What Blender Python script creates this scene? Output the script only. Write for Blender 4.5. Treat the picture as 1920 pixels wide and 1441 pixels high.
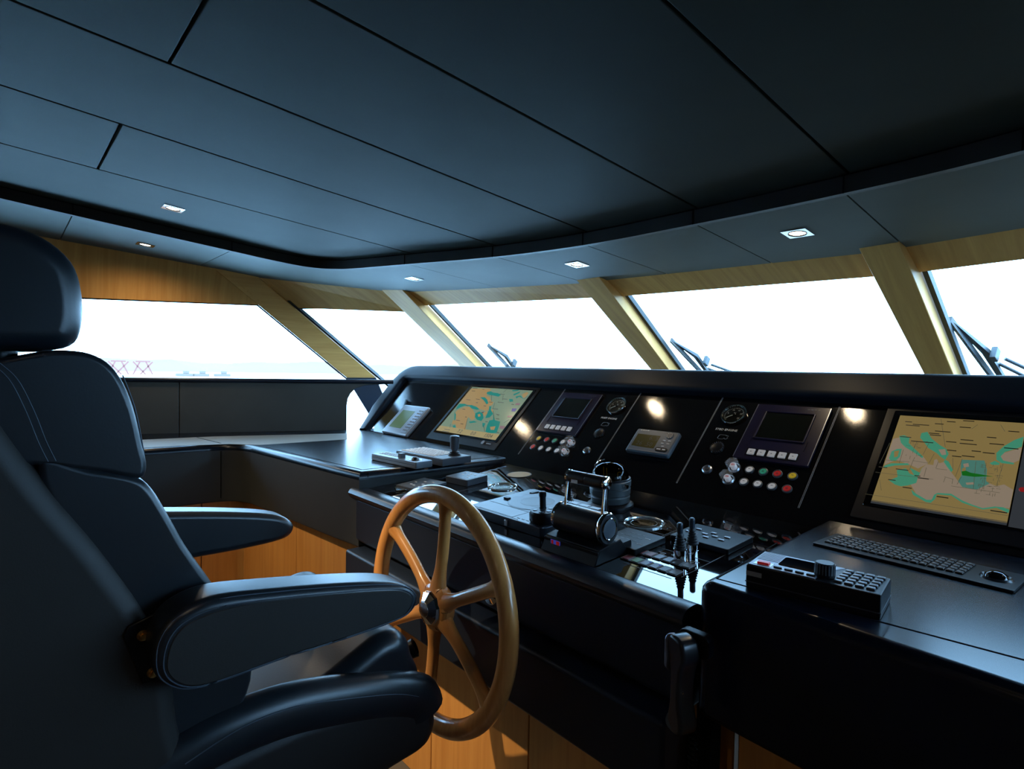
import bpy, bmesh, math, random
from mathutils import Vector, Matrix

random.seed(7)
R = math.radians
for o in list(bpy.data.objects):
    bpy.data.objects.remove(o)
COL = bpy.context.scene.collection
SC = bpy.context.scene

# ---------------------------------------------------------------- camera
cam_d = bpy.data.cameras.new('camera')
cam_d.sensor_width = 36.0
cam_d.lens = 1087.0 / 1920.0 * 36.0
cam_d.clip_start = 0.02
cam_d.clip_end = 3000
cam = bpy.data.objects.new('camera', cam_d)
COL.objects.link(cam)
c_right = Vector((0.66174, 0.74951, 0.01800))
c_up = Vector((-0.03343, 0.00552, 0.99943)); c_up = (c_up - c_right * c_up.dot(c_right)).normalized()
c_right.normalize()
c_back = c_right.cross(c_up)
cam.matrix_world = Matrix(((c_right.x, c_up.x, c_back.x, 0.0), (c_right.y, c_up.y, c_back.y, 0.0),
                           (c_right.z, c_up.z, c_back.z, 1.45), (0, 0, 0, 1)))
SC.camera = cam

# ---------------------------------------------------------------- sky and exposure
world = bpy.data.worlds.new('sky')
SC.world = world
world.use_nodes = True
bg = world.node_tree.nodes['Background']
bg.inputs['Color'].default_value = (0.34, 0.63, 1.0, 1)
bg.inputs['Strength'].default_value = 16.0
SC.view_settings.view_transform = 'Standard'
SC.view_settings.look = 'None'
SC.view_settings.gamma = 1
SC.view_settings.use_curve_mapping = False
SC.view_settings.exposure = 0.0

# ---------------------------------------------------------------- materials
def mat(name, col, rough=0.5, metal=0.0, coat=0.0, coat_rough=0.05, spec=0.5, emit=None, estr=1.0, bump=None, trans=0.0, ior=1.45, alpha=1.0):
    m = bpy.data.materials.new(name)
    m.use_nodes = True
    nt = m.node_tree
    b = nt.nodes['Principled BSDF']
    b.inputs['Base Color'].default_value = (*col, 1)
    b.inputs['Roughness'].default_value = rough
    b.inputs['Metallic'].default_value = metal
    b.inputs['Coat Weight'].default_value = coat
    b.inputs['Coat Roughness'].default_value = coat_rough
    b.inputs['Specular IOR Level'].default_value = spec
    b.inputs['Transmission Weight'].default_value = trans
    b.inputs['IOR'].default_value = ior
    b.inputs['Alpha'].default_value = alpha
    if emit:
        b.inputs['Emission Color'].default_value = (*emit, 1)
        b.inputs['Emission Strength'].default_value = estr
    # a little procedural variation of the tone, plus grain for leather and plastic
    tc = nt.nodes.new('ShaderNodeTexCoord')
    n = nt.nodes.new('ShaderNodeTexNoise')
    n.inputs['Scale'].default_value = 6.0
    n.inputs['Detail'].default_value = 3.0
    nt.links.new(tc.outputs['Object'], n.inputs['Vector'])
    if metal < 0.5 and not emit and trans == 0:
        r = nt.nodes.new('ShaderNodeValToRGB')
        r.color_ramp.elements[0].position = 0.3
        r.color_ramp.elements[1].position = 0.7
        r.color_ramp.elements[0].color = (*[c * 0.93 for c in col], 1)
        r.color_ramp.elements[1].color = (*[min(1, c * 1.07) for c in col], 1)
        nt.links.new(n.outputs['Fac'], r.inputs['Fac'])
        nt.links.new(r.outputs['Color'], b.inputs['Base Color'])
    if bump:
        n2 = nt.nodes.new('ShaderNodeTexNoise')
        n2.inputs['Scale'].default_value = bump[0]
        n2.inputs['Detail'].default_value = 2.0
        nt.links.new(tc.outputs['Object'], n2.inputs['Vector'])
        bp = nt.nodes.new('ShaderNodeBump')
        bp.inputs['Strength'].default_value = bump[1]
        bp.inputs['Distance'].default_value = 0.001
        nt.links.new(n2.outputs['Fac'], bp.inputs['Height'])
        nt.links.new(bp.outputs['Normal'], b.inputs['Normal'])
    return m

def wood(name, dark, light, axis='z', rough=0.4, coat=0.0, scale=38.0, spec=0.4, rot=(0, 0, 0)):
    m = bpy.data.materials.new(name)
    m.use_nodes = True
    nt = m.node_tree
    b = nt.nodes['Principled BSDF']
    b.inputs['Roughness'].default_value = rough
    b.inputs['Coat Weight'].default_value = coat
    b.inputs['Coat Roughness'].default_value = 0.12
    b.inputs['Specular IOR Level'].default_value = spec
    tc = nt.nodes.new('ShaderNodeTexCoord')
    mp = nt.nodes.new('ShaderNodeMapping')
    s = [scale, scale, scale]
    for ax in axis: s['xyz'.index(ax)] = scale * 0.045        # long directions of the grain
    mp.inputs['Scale'].default_value = s
    mp.inputs['Rotation'].default_value = rot
    nt.links.new(tc.outputs['Object'], mp.inputs['Vector'])
    n = nt.nodes.new('ShaderNodeTexNoise')
    n.inputs['Scale'].default_value = 1.0
    n.inputs['Detail'].default_value = 7.0
    n.inputs['Roughness'].default_value = 0.62
    n.inputs['Distortion'].default_value = 0.5
    nt.links.new(mp.outputs['Vector'], n.inputs['Vector'])
    r = nt.nodes.new('ShaderNodeValToRGB')
    r.color_ramp.elements[0].position = 0.32
    r.color_ramp.elements[1].position = 0.66
    r.color_ramp.elements[0].color = (*dark, 1)
    r.color_ramp.elements[1].color = (*light, 1)
    nt.links.new(n.outputs['Fac'], r.inputs['Fac'])
    nt.links.new(r.outputs['Color'], b.inputs['Base Color'])
    bp = nt.nodes.new('ShaderNodeBump')
    bp.inputs['Strength'].default_value = 0.08
    bp.inputs['Distance'].default_value = 0.001
    nt.links.new(n.outputs['Fac'], bp.inputs['Height'])
    nt.links.new(bp.outputs['Normal'], b.inputs['Normal'])
    return m

def pane_mat(name, tint, refl=0.06):
    m = bpy.data.materials.new(name)
    m.use_nodes = True
    nt = m.node_tree
    nt.nodes.remove(nt.nodes['Principled BSDF'])
    out = nt.nodes['Material Output']
    t = nt.nodes.new('ShaderNodeBsdfTransparent')
    t.inputs['Color'].default_value = (*tint, 1)
    g = nt.nodes.new('ShaderNodeBsdfGlossy')
    g.inputs['Roughness'].default_value = 0.02
    mx = nt.nodes.new('ShaderNodeMixShader')
    lw = nt.nodes.new('ShaderNodeLayerWeight')          # facing ratio: weak reflection head on, stronger at grazing angles
    lw.inputs['Blend'].default_value = 0.5
    pw = nt.nodes.new('ShaderNodeMath'); pw.operation = 'POWER'; pw.inputs[1].default_value = 4.0
    ma = nt.nodes.new('ShaderNodeMath'); ma.operation = 'MULTIPLY_ADD'; ma.inputs[1].default_value = 0.30; ma.inputs[2].default_value = refl * 0.35
    nt.links.new(lw.outputs['Facing'], pw.inputs[0])
    nt.links.new(pw.outputs[0], ma.inputs[0])
    nt.links.new(ma.outputs[0], mx.inputs['Fac'])
    nt.links.new(t.outputs[0], mx.inputs[1])
    nt.links.new(g.outputs[0], mx.inputs[2])
    nt.links.new(mx.outputs[0], out.inputs['Surface'])
    return m

M = dict(
    leather=mat('navy leather', (0.008, 0.013, 0.024), 0.38, spec=0.4, bump=(420, 0.12)),
    chair_leather=mat('midnight leather', (0.008, 0.011, 0.015), 0.32, spec=0.6, bump=(300, 0.10)),
    chair_panel=mat('charcoal vinyl', (0.017, 0.0145, 0.013), 0.55, spec=0.4, bump=(500, 0.15)),
    wall_leather=mat('slate leather', (0.060, 0.062, 0.056), 0.5, spec=0.4, bump=(300, 0.12)),
    counter=mat('satin navy top', (0.003, 0.006, 0.012), 0.26, spec=0.34, bump=(400, 0.008)),
    nose=mat('nose leather', (0.008, 0.013, 0.024), 0.30, spec=0.7, bump=(500, 0.15)),
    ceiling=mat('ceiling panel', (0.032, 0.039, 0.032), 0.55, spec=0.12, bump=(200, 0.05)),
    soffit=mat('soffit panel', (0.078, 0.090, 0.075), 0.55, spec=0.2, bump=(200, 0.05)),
    fascia=mat('dark fascia', (0.020, 0.017, 0.014), 0.5, spec=0.3),
    void=mat('dark recess', (0.004, 0.004, 0.005), 0.9, spec=0.1),
    gloss=mat('gloss black', (0.0035, 0.0035, 0.004), 0.025, spec=0.6),
    carbon=mat('black carbon weave', (0.005, 0.005, 0.0055), 0.075, spec=0.28, bump=(1400, 0.05)),
    groove=mat('groove', (0.05, 0.045, 0.035), 0.5),
    black=mat('black plastic', (0.005, 0.006, 0.008), 0.38, spec=0.2),
    grey=mat('grey plastic', (0.055, 0.065, 0.080), 0.35, bump=(600, 0.05)),
    bluegrey=mat('blue grey plastic', (0.075, 0.105, 0.135), 0.38, bump=(600, 0.05)),
    silver=mat('silver plastic', (0.36, 0.38, 0.41), 0.32, metal=0.6),
    steel=mat('brushed steel', (0.45, 0.47, 0.52), 0.3, metal=0.9),
    chrome=mat('chrome', (0.85, 0.86, 0.88), 0.06, metal=1.0),
    whitekey=mat('white key', (0.62, 0.62, 0.62), 0.45, emit=(0.8, 0.8, 0.85), estr=0.10),
    white=mat('white mark', (0.75, 0.75, 0.75), 0.5),
    markgrey=mat('grey mark', (0.30, 0.31, 0.32), 0.5),
    lampwhite=mat('white lamp cap', (0.70, 0.70, 0.70), 0.4, emit=(0.9, 0.9, 0.95), estr=0.14),
    red=mat('red lamp cap', (0.55, 0.02, 0.02), 0.4, emit=(0.9, 0.02, 0.02), estr=0.10),
    green=mat('green lamp cap', (0.05, 0.42, 0.26), 0.4, emit=(0.05, 0.7, 0.4), estr=0.08),
    yellow=mat('yellow lamp cap', (0.75, 0.52, 0.03), 0.4, emit=(0.9, 0.6, 0.02), estr=0.12),
    darkred=mat('dull red key', (0.22, 0.05, 0.06), 0.4),
    darkgreen=mat('dull green key', (0.06, 0.22, 0.05), 0.4),
    bluekey=mat('blue grey key', (0.16, 0.19, 0.26), 0.4),
    bluelit=mat('blue lit key', (0.10, 0.12, 0.55), 0.4, emit=(0.1, 0.12, 0.9), estr=0.15),
    greykey=mat('grey key', (0.09, 0.10, 0.11), 0.4),
    lcd_green=mat('green lcd', (0.07, 0.11, 0.04), 0.25, emit=(0.10, 0.18, 0.06), estr=0.30),
    lcd_olive=mat('olive lcd', (0.03, 0.026, 0.006), 0.2, emit=(0.03, 0.024, 0.003), estr=0.4),
    screen_off=mat('dark screen', (0.006, 0.007, 0.005), 0.12),
    navybezel=mat('deep blue bezel', (0.012, 0.010, 0.032), 0.28),
    clear=pane_mat('clear plastic', (0.9, 0.93, 0.93)),
    glass=pane_mat('window glass', (0.92, 0.96, 0.96)),
    dome=pane_mat('smoked dome', (0.10, 0.10, 0.08)),
    gasket=mat('black gasket', (0.006, 0.007, 0.007), 0.5),
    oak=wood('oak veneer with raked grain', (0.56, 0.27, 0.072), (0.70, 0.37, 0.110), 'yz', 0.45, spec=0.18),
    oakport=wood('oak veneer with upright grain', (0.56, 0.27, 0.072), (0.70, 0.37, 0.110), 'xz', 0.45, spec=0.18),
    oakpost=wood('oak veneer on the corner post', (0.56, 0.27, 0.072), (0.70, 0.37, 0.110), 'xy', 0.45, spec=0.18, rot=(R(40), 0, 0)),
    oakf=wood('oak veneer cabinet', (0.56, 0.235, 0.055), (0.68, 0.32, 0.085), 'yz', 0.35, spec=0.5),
    teak=wood('varnished teak', (0.55, 0.22, 0.055), (0.72, 0.33, 0.10), 'z', 0.28, coat=0.5, scale=55, spec=0.5),
    teakx=wood('varnished teak spoke', (0.55, 0.22, 0.055), (0.72, 0.33, 0.10), 'x', 0.28, coat=0.5, scale=55, spec=0.5),
    brass=mat('brass bolt', (0.55, 0.33, 0.12), 0.35, metal=0.9),
    beige=mat('beige mesh', (0.52, 0.36, 0.15), 0.6, bump=(1500, 0.6)),
    stitch=mat('stitching', (0.045, 0.06, 0.08), 0.6),
    orange=mat('orange trim', (0.45, 0.16, 0.02), 0.35),
    lamp=mat('warm lamp', (1, 0.9, 0.75), 0.5, emit=(1.0, 0.78, 0.50), estr=30.0),
    dish=mat('pale dial', (0.085, 0.115, 0.15), 0.4),
    dishdark=mat('dark dial', (0.012, 0.016, 0.022), 0.4),
    traylcd=mat('pale tray screen', (0.16, 0.18, 0.21), 0.35, spec=0.3),
    rubber=mat('rubber', (0.010, 0.012, 0.015), 0.5),
    carpet=mat('carpet', (0.10, 0.085, 0.07), 0.9, bump=(900, 0.5)),
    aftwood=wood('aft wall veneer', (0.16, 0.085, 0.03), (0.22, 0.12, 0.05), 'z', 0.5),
    wiper=mat('grey wiper metal', (0.03, 0.035, 0.04), 0.4),
    sea=mat('pale water', (0.80, 0.86, 0.86), 0.6),
    added_water=mat('bounce-cutting water', (0.03, 0.04, 0.045), 0.6, spec=0.1),  # kept dark so less light bounces up to the ceiling
    courtesy=mat('courtesy lamp glass', (0.9, 0.8, 0.6), 0.4, emit=(1.0, 0.7, 0.35), estr=6.0),
    hood=mat('hood leather', (0.005, 0.009, 0.016), 0.5, spec=0.13, bump=(420, 0.10)),
    wingface=mat('wing fascia leather', (0.026, 0.028, 0.028), 0.5, spec=0.3, bump=(300, 0.1)),
    traybody=mat('slate plastic', (0.016, 0.024, 0.036), 0.35),
    topstrip=mat('grey counter inlay', (0.19, 0.20, 0.185), 0.55),
    lens=mat('frosted lamp lens', (0.9, 0.9, 0.9), 0.4, emit=(1.0, 0.80, 0.55), estr=18.0),
    tint=pane_mat('tinted window glass', (0.17, 0.19, 0.20)),  # dark tint keeps the added starboard window weak
    foredeck=mat('dimming deck', (0.10, 0.085, 0.07), 0.7),
    coast=mat('hazy coast', (0.172, 0.115, 0.080), 0.9),
    cranered=mat('faded red paint', (0.17, 0.050, 0.038), 0.7),
    black2=mat('satin black metal', (0.012, 0.014, 0.018), 0.28, spec=0.6),
    rimglass=mat('bright glass rim', (0.55, 0.60, 0.60), 0.12, spec=0.9, metal=0.6),
    bluegrey2=mat('dark blue plastic', (0.022, 0.032, 0.045), 0.35),
    guard=mat('faceted clear guard', (0.9, 0.92, 0.92), 0.08, spec=0.9, alpha=0.16),
    greybody=mat('ribbed grey metal', (0.045, 0.055, 0.06), 0.4),
    silverdk=mat('grey silver plastic', (0.13, 0.155, 0.18), 0.35, metal=0.3),
    silverbl=mat('blue silver plate', (0.22, 0.27, 0.34), 0.4, metal=0.2),
    keyblack=mat('black key', (0.010, 0.011, 0.013), 0.4),
    steelblue=mat('blue steel plate', (0.20, 0.23, 0.30), 0.35, metal=0.5),
    emblem=mat('embossed chrome', (0.75, 0.75, 0.76), 0.18, metal=1.0, bump=(260, 1.0)),
    chair_panel2=mat('brown black vinyl', (0.016, 0.014, 0.014), 0.5, spec=0.4, bump=(500, 0.15)),
    boat=mat('pale boat paint', (0.12, 0.080, 0.060), 0.6),
)
def chartmat(name, c, s=1.0):
    return mat(name, tuple(x * 0.08 for x in c), 0.2, spec=0.3, emit=c, estr=s * 0.78)
CH = dict(
    w_sea=chartmat('chart grey green', (0.20, 0.285, 0.20)), w_land=chartmat('chart tan', (0.39, 0.265, 0.115)),
    w_teal=chartmat('chart teal', (0.012, 0.235, 0.20)), w_bar=chartmat('chart strip', (0.40, 0.33, 0.155)),
    w_purple=chartmat('chart mauve', (0.24, 0.15, 0.18)), w_blue=chartmat('chart blue', (0.06, 0.06, 0.28)),
    ink=mat('chart ink', (0.012, 0.012, 0.014), 0.4),
    e_land=chartmat('chart ochre', (0.245, 0.175, 0.062)), e_sea=chartmat('chart pale', (0.275, 0.215, 0.155)),
    e_teal=chartmat('chart sea green', (0.055, 0.27, 0.165)), e_deep=chartmat('chart dense blue', (0.07, 0.20, 0.16)),
    e_green=chartmat('chart green', (0.008, 0.13, 0.012)), e_line=chartmat('chart thin line', (0.085, 0.08, 0.05)),
    e_bar=chartmat('chart grey bar', (0.035, 0.040, 0.047)),
)

# chart outlines, in metres from the middle of each screen
CHART_WEST = {
 'land': [[(-0.2473,0.1469),(-0.0857,0.156),(-0.0611,0.1444),(-0.0781,0.1262),(-0.0608,0.1018),(-0.035,0.0994),(0.006,0.0691),(0.0266,0.0666),(0.0307,0.0466),(0.0119,0.0368),(0.0372,0.0189),(0.0219,0.0054),(-0.0105,0.0104),(-0.04,0.0118),(-0.0754,0.0293),(-0.1372,0.0324),(-0.1727,0.0379),(-0.2289,0.0376),(-0.2368,0.0719)],[(-0.1628,0.0174),(-0.126,0.0207),(-0.0806,0.0039),(-0.0347,-0.0243),(-0.0148,-0.0504),(-0.026,-0.0636),(-0.073,-0.0445),(-0.0641,-0.0638),(-0.0183,-0.1257),(-0.0898,-0.1268),(-0.123,-0.0987),(-0.1546,-0.1024),(-0.168,-0.0793),(-0.1518,-0.0651),(-0.1961,-0.0364),(-0.2006,-0.0115)],[(0.1823,0.1307),(0.2019,0.1479),(0.2196,0.1411),(0.217,0.1132),(0.2044,0.1083)],[(0.0498,0.02),(0.0656,0.0175),(0.0785,0.0028),(0.0588,0.0049)],[(0.01,-0.0118),(0.0262,0.0058),(0.0478,-0.0081),(0.0351,-0.0292)]],
 'teal': [[(-0.0818,0.1303),(-0.0583,0.136),(-0.0333,0.1291),(0.0054,0.1273),(0.0372,0.1169),(0.0303,0.104),(-0.0156,0.1091),(-0.0456,0.1113),(-0.0753,0.1178)],[(-0.1032,0.0903),(-0.067,0.0929),(-0.0349,0.0784),(-0.0052,0.0559),(-0.0113,0.0471),(-0.0579,0.0725)],[(-0.2249,0.0336),(-0.1821,0.0371),(-0.1538,0.0288),(-0.1189,0.0339),(-0.0638,0.022),(-0.0356,0.0122),(-0.0496,0.0068),(-0.0968,0.0107),(-0.1297,0.0246),(-0.1705,0.0253),(-0.1965,0.0102),(-0.214,-0.0085),(-0.2242,0.012)],[(-0.0416,-0.0169),(-0.0217,-0.0028),(0.0176,-0.0151),(0.045,-0.04),(0.0448,-0.0596),(0.0089,-0.0557),(-0.0251,-0.0395)],[(0.0412,-0.0008),(0.0381,0.023),(0.0882,-0.008),(0.0829,-0.0321),(0.0574,-0.0387)],[(0.0987,-0.0498),(0.1197,-0.0436),(0.1759,-0.0488),(0.1918,-0.0769),(0.2086,-0.1154),(0.1659,-0.1247),(0.1298,-0.1182),(0.1078,-0.0794)],[(0.1187,0.0941),(0.143,0.0959),(0.1594,0.0812),(0.1385,0.0756)],[(0.0909,0.1534),(0.1373,0.1602),(0.1355,0.1519),(0.1016,0.1458)],[(0.1218,0.1266),(0.1549,0.1491),(0.1562,0.137),(0.1323,0.1192)],[(0.1507,0.1125),(0.1765,0.1223),(0.2181,0.1015),(0.1747,0.1141),(0.164,0.1014)],[(-0.0406,-0.0732),(-0.0055,-0.0653),(0.0223,-0.07),(-0.0234,-0.0811)],[(-0.1345,-0.1122),(-0.1202,-0.1065),(-0.0977,-0.1238),(-0.1118,-0.1295)],[(-0.2078,-0.0249),(-0.1806,-0.0391),(-0.1497,-0.0773),(-0.1565,-0.078)],[(0.0204,0.0376),(0.0365,0.0349),(0.0513,0.0082),(0.0342,0.0146)],[(0.0882,-0.008),(0.1183,-0.0322),(0.1447,-0.0523),(0.1228,-0.0471)],[(0.0628,-0.0693),(0.0863,-0.0704),(0.0963,-0.096),(0.0819,-0.0902)]],
 'hole': [[(0.1368,-0.0873),(0.1688,-0.0797),(0.1789,-0.1008),(0.1558,-0.1037)],[(-0.0174,-0.0226),(-0.0037,-0.0172),(0.0141,-0.0314),(0.0005,-0.0368)]],
 'purple': [[(0.1883,0.0717),(0.2156,0.0739),(0.2182,0.0606),(0.1895,0.0601)],[(0.1965,-0.0726),(0.2334,-0.0719),(0.24,-0.0894),(0.2073,-0.0898)],[(0.1965,-0.0086),(0.227,-0.0055),(0.2319,-0.0163),(0.2015,-0.0195)]],
 'blue': [[(0.188,0.0366),(0.2189,0.0394),(0.222,0.0206),(0.1989,0.0183)]],
 'boat': [[(-0.0026,-0.0082),(0.0141,-0.0002),(0.0135,-0.0107),(0.0057,-0.0122)]],
 'bar': [[(-0.2047,-0.1337),(0.2463,-0.1231),(0.2493,-0.1549),(-0.2064,-0.1617)]],
 "names": [(-0.2199,0.1507,0.0581),(-0.1367,0.1479,0.023),(-0.2115,0.1311,0.0421),(-0.196,0.0671,0.0491),(-0.1241,0.0759,0.0449),(-0.1018,0.0522,0.0247),(-0.0085,0.0647,0.0377),(0.0236,0.1222,0.0557),(0.0768,0.0917,0.045),(0.0562,0.069,0.0633),(0.0549,0.0245,0.0584),(-0.1669,0.001,0.0354),(0.1156,-0.0092,0.0305),(0.1334,-0.0344,0.0343),(-0.1425,-0.0744,0.0444),(0.0767,-0.0599,0.0266),(-0.0893,-0.0928,0.0336),(-0.0952,-0.0468,0.0195),(-0.1775,-0.1397,0.0691),(-0.1799,-0.1522,0.0835),(0.2057,-0.1121,0.0245),(0.1628,0.0617,0.0259),(-0.1631,0.028,0.0305),(-0.0243,0.0358,0.0284)],
 "lines": [[(-0.0301,0.1123),(0.0026,0.073)],[(0.0576,0.1141),(0.0798,0.083)],[(-0.0668,-0.056),(-0.0225,-0.1262)],[(0.0385,0.0635),(0.059,0.0249)],[(0.0496,0.1551),(0.0408,0.1337)],[(0.0721,0.0102),(0.1245,-0.0392)],[(-0.1637,-0.1034),(-0.1423,-0.1293)],[(0.1085,-0.006),(0.1338,-0.0151)],[(0.2181,0.1015),(0.2314,0.126)],[(0.0837,-0.0823),(0.1258,-0.1187)],[(0.2048,-0.053),(0.2254,-0.0282)]]}
CHART_EAST = {
 'sea': [[(-0.2374,0.0606),(-0.2175,0.0697),(-0.1992,0.0569),(-0.2037,0.0411),(-0.1762,0.0186),(-0.156,0.0103),(-0.1413,-0.0101),(-0.1592,-0.0304),(-0.1815,-0.0203),(-0.212,-0.0111),(-0.2447,-0.0318),(-0.2447,-0.0229)],[(-0.1264,0.0068),(-0.1188,-0.006),(-0.1079,0.0016),(-0.0949,-0.0238),(-0.0795,-0.0451),(-0.0685,-0.0614),(-0.0554,-0.0717),(-0.0333,-0.0695),(-0.0174,-0.0481),(-0.001,-0.0548),(0.0117,-0.047),(0.0357,-0.0593),(0.0362,-0.1006),(0.0302,-0.1116),(0.007,-0.1149),(-0.0159,-0.1254),(-0.0539,-0.1123),(-0.0739,-0.0991),(-0.1087,-0.1018),(-0.1132,-0.1237),(-0.1233,-0.1248),(-0.1471,-0.1104),(-0.1625,-0.0868),(-0.1727,-0.0724),(-0.1539,-0.0574),(-0.1521,-0.0291),(-0.1442,-0.0135),(-0.1298,-0.0137),(-0.1311,0.0031)],[(0.0329,0.0693),(-0.0002,0.0477),(-0.0066,0.0358),(-0.0018,0.0231),(0.0188,0.0189),(0.0373,0.0301)]],
 'teal': [[(-0.1749,0.0894),(-0.1629,0.0956),(-0.1494,0.0732),(-0.1274,0.0528),(-0.1133,0.0433),(-0.1053,0.0274),(-0.1088,0.007),(-0.121,0.0162),(-0.1299,0.0262),(-0.1507,0.0403),(-0.1635,0.0592),(-0.1745,0.0727)],[(-0.2029,-0.0444),(-0.1841,-0.0351),(-0.1736,-0.0501),(-0.1539,-0.0574),(-0.1537,-0.0767),(-0.1695,-0.0883),(-0.183,-0.0939),(-0.1966,-0.0913),(-0.2122,-0.0805),(-0.1964,-0.066)],[(-0.1775,-0.031),(-0.1651,-0.0372),(-0.153,-0.0433),(-0.1509,-0.026),(-0.1527,-0.0544),(-0.1614,-0.0561)],[(-0.2283,-0.008),(-0.2277,0.0161),(-0.2163,0.027),(-0.2069,0.0285),(-0.2051,0.0019),(-0.2114,-0.014),(-0.2226,-0.016)],[(-0.222,0.0722),(-0.2111,0.0768),(-0.1978,0.0694),(-0.1961,0.0513),(-0.179,0.0329),(-0.156,0.0103),(-0.1567,0.0044),(-0.1786,0.0211),(-0.2006,0.0355),(-0.2131,0.0488)],[(-0.1599,-0.0998),(-0.1471,-0.1104),(-0.1235,-0.1235),(-0.1137,-0.1212),(-0.1115,-0.105),(-0.1058,-0.0985),(-0.0795,-0.0952),(-0.0558,-0.1102),(-0.0356,-0.1179),(-0.0162,-0.1231),(0.0037,-0.1133),(0.0185,-0.1121),(0.0322,-0.1159),(0.0319,-0.1255),(0.0071,-0.1161),(-0.0157,-0.1266),(-0.0549,-0.1163),(-0.0787,-0.1002),(-0.1068,-0.1027),(-0.1076,-0.1172),(-0.1137,-0.1303),(-0.124,-0.1302),(-0.1534,-0.1145)],[(0.029,0.1042),(0.0133,0.0909),(-0.003,0.0691),(-0.0142,0.0453),(-0.0114,0.0241),(-0.0008,0.0153),(0.0208,0.0153),(0.0218,0.0194),(0.0012,0.0237),(-0.0051,0.036),(0.001,0.0506),(0.0326,0.0719)],[(-0.0225,0.0114),(-0.014,0.0196),(-0.0039,0.0148),(-0.0048,0.0093),(-0.0171,0.007)],[(-0.1088,0.007),(-0.1011,0.0028),(-0.0883,-0.0225),(-0.0905,-0.0297),(-0.1017,-0.014),(-0.1113,0.001)],[(-0.2452,-0.0378),(-0.2307,-0.0322),(-0.2189,-0.0241),(-0.1839,-0.0178),(-0.1792,-0.0227),(-0.2099,-0.0298),(-0.222,-0.0364),(-0.2401,-0.0427)]],
 'deep': [[(-0.077,0.0126),(-0.033,0.0176),(-0.0243,-0.0103),(-0.0212,-0.0437),(-0.014,-0.0499),(-0.0345,-0.0723),(-0.0621,-0.0706),(-0.073,-0.0544),(-0.0694,-0.0351),(-0.0748,-0.0118)]],
 'hole': [[(-0.1284,0.038),(-0.1148,0.0417),(-0.1099,0.0238),(-0.1183,0.021)],[(-0.0578,-0.0566),(-0.0438,-0.0523),(-0.0413,-0.0583),(-0.0552,-0.0626)],[(-0.0716,-0.0002),(-0.0622,0.0042),(-0.059,-0.0061),(-0.0683,-0.0105)]],
 'land': [[(-0.222,0.017),(-0.2113,0.0218),(-0.2107,0.0009),(-0.2176,-0.0032)],[(-0.0711,-0.0138),(-0.065,-0.0099),(-0.063,-0.0231),(-0.0702,-0.0299)]],
 'green': [[(-0.0711,-0.0246),(-0.0634,-0.0204),(-0.0528,-0.0251),(-0.0331,-0.0265),(-0.0107,-0.0286),(-0.0231,-0.0303),(-0.0447,-0.036),(-0.0676,-0.036)]],
 "names": [(-0.2193,0.1263,0.016),(-0.2,0.119,0.0368),(-0.2148,0.114,0.0315),(-0.1516,0.1263,0.0187),(-0.1275,0.1368,0.0184),(-0.0943,0.1437,0.0231),(-0.0977,0.1206,0.0229),(-0.0011,0.1184,0.0207),(-0.147,0.1008,0.0331),(-0.1584,0.0916,0.0224),(-0.1554,0.0859,0.024),(-0.0892,0.0783,0.0259),(-0.0387,0.0933,0.0182),(-0.1174,0.0675,0.0213),(-0.0889,0.0659,0.0342),(-0.031,0.0732,0.0276),(-0.1108,0.0394,0.0192),(-0.0617,0.0445,0.0183),(-0.0398,0.0425,0.0227),(-0.0973,0.0217,0.0188),(-0.0782,0.0258,0.0252),(-0.0023,0.0637,0.0267),(-0.2197,0.0709,0.0255),(-0.192,0.0595,0.0489),(-0.1617,-0.0548,0.0126),(-0.1534,-0.0601,0.023),(-0.2146,-0.0782,0.0168),(-0.1789,-0.0958,0.0197),(-0.1057,-0.1089,0.0232),(-0.0021,-0.1257,0.0293),(-0.2056,-0.0406,0.028),(-0.2446,-0.0406,0.0195)],
 "lines": [[(-0.1418,0.1445),(-0.116,0.0487)],[(-0.2479,-0.0603),(-0.1216,-0.0591)],[(-0.238,0.045),(-0.2453,-0.0289)],[(-0.2025,0.0262),(-0.2022,-0.0211)],[(-0.1787,0.0599),(-0.1802,0.0387)],[(-0.1521,0.0579),(-0.1571,0.0159)],[(-0.1346,0.0225),(-0.1395,-0.0098)],[(-0.1741,-0.0016),(-0.1758,-0.0392)],[(-0.0945,0.0151),(-0.0883,-0.0225)],[(-0.0758,0.0156),(-0.0799,-0.0425)],[(0.0025,0.0133),(-0.001,-0.0548)],[(-0.1422,-0.0244),(-0.1418,-0.055)],[(-0.1215,-0.0009),(-0.1227,-0.0235)],[(-0.1012,-0.0468),(-0.0835,-0.0513)],[(-0.0991,-0.0491),(-0.1,-0.0641)],[(-0.0837,-0.05),(-0.0828,-0.0658)],[(-0.1225,-0.0249),(-0.0999,-0.0247)],[(-0.1748,-0.0075),(-0.1413,-0.0101)],[(-0.2384,-0.0158),(-0.1811,-0.013)],[(-0.0287,0.0103),(-0.0222,-0.0696)],[(-0.0485,0.0121),(-0.041,-0.0711)],[(-0.0686,-0.0402),(-0.0729,-0.065)],[(-0.0833,-0.0725),(0.0075,-0.0731)],[(-0.2539,-0.1346),(-0.1114,-0.1336)],[(-0.1114,-0.1336),(0.0299,-0.1331)],[(-0.0725,0.1164),(-0.0629,0.1324)],[(-0.0073,0.1161),(-0.0182,0.1378)],[(-0.2214,-0.1161),(-0.2331,-0.082)]]}

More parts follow.
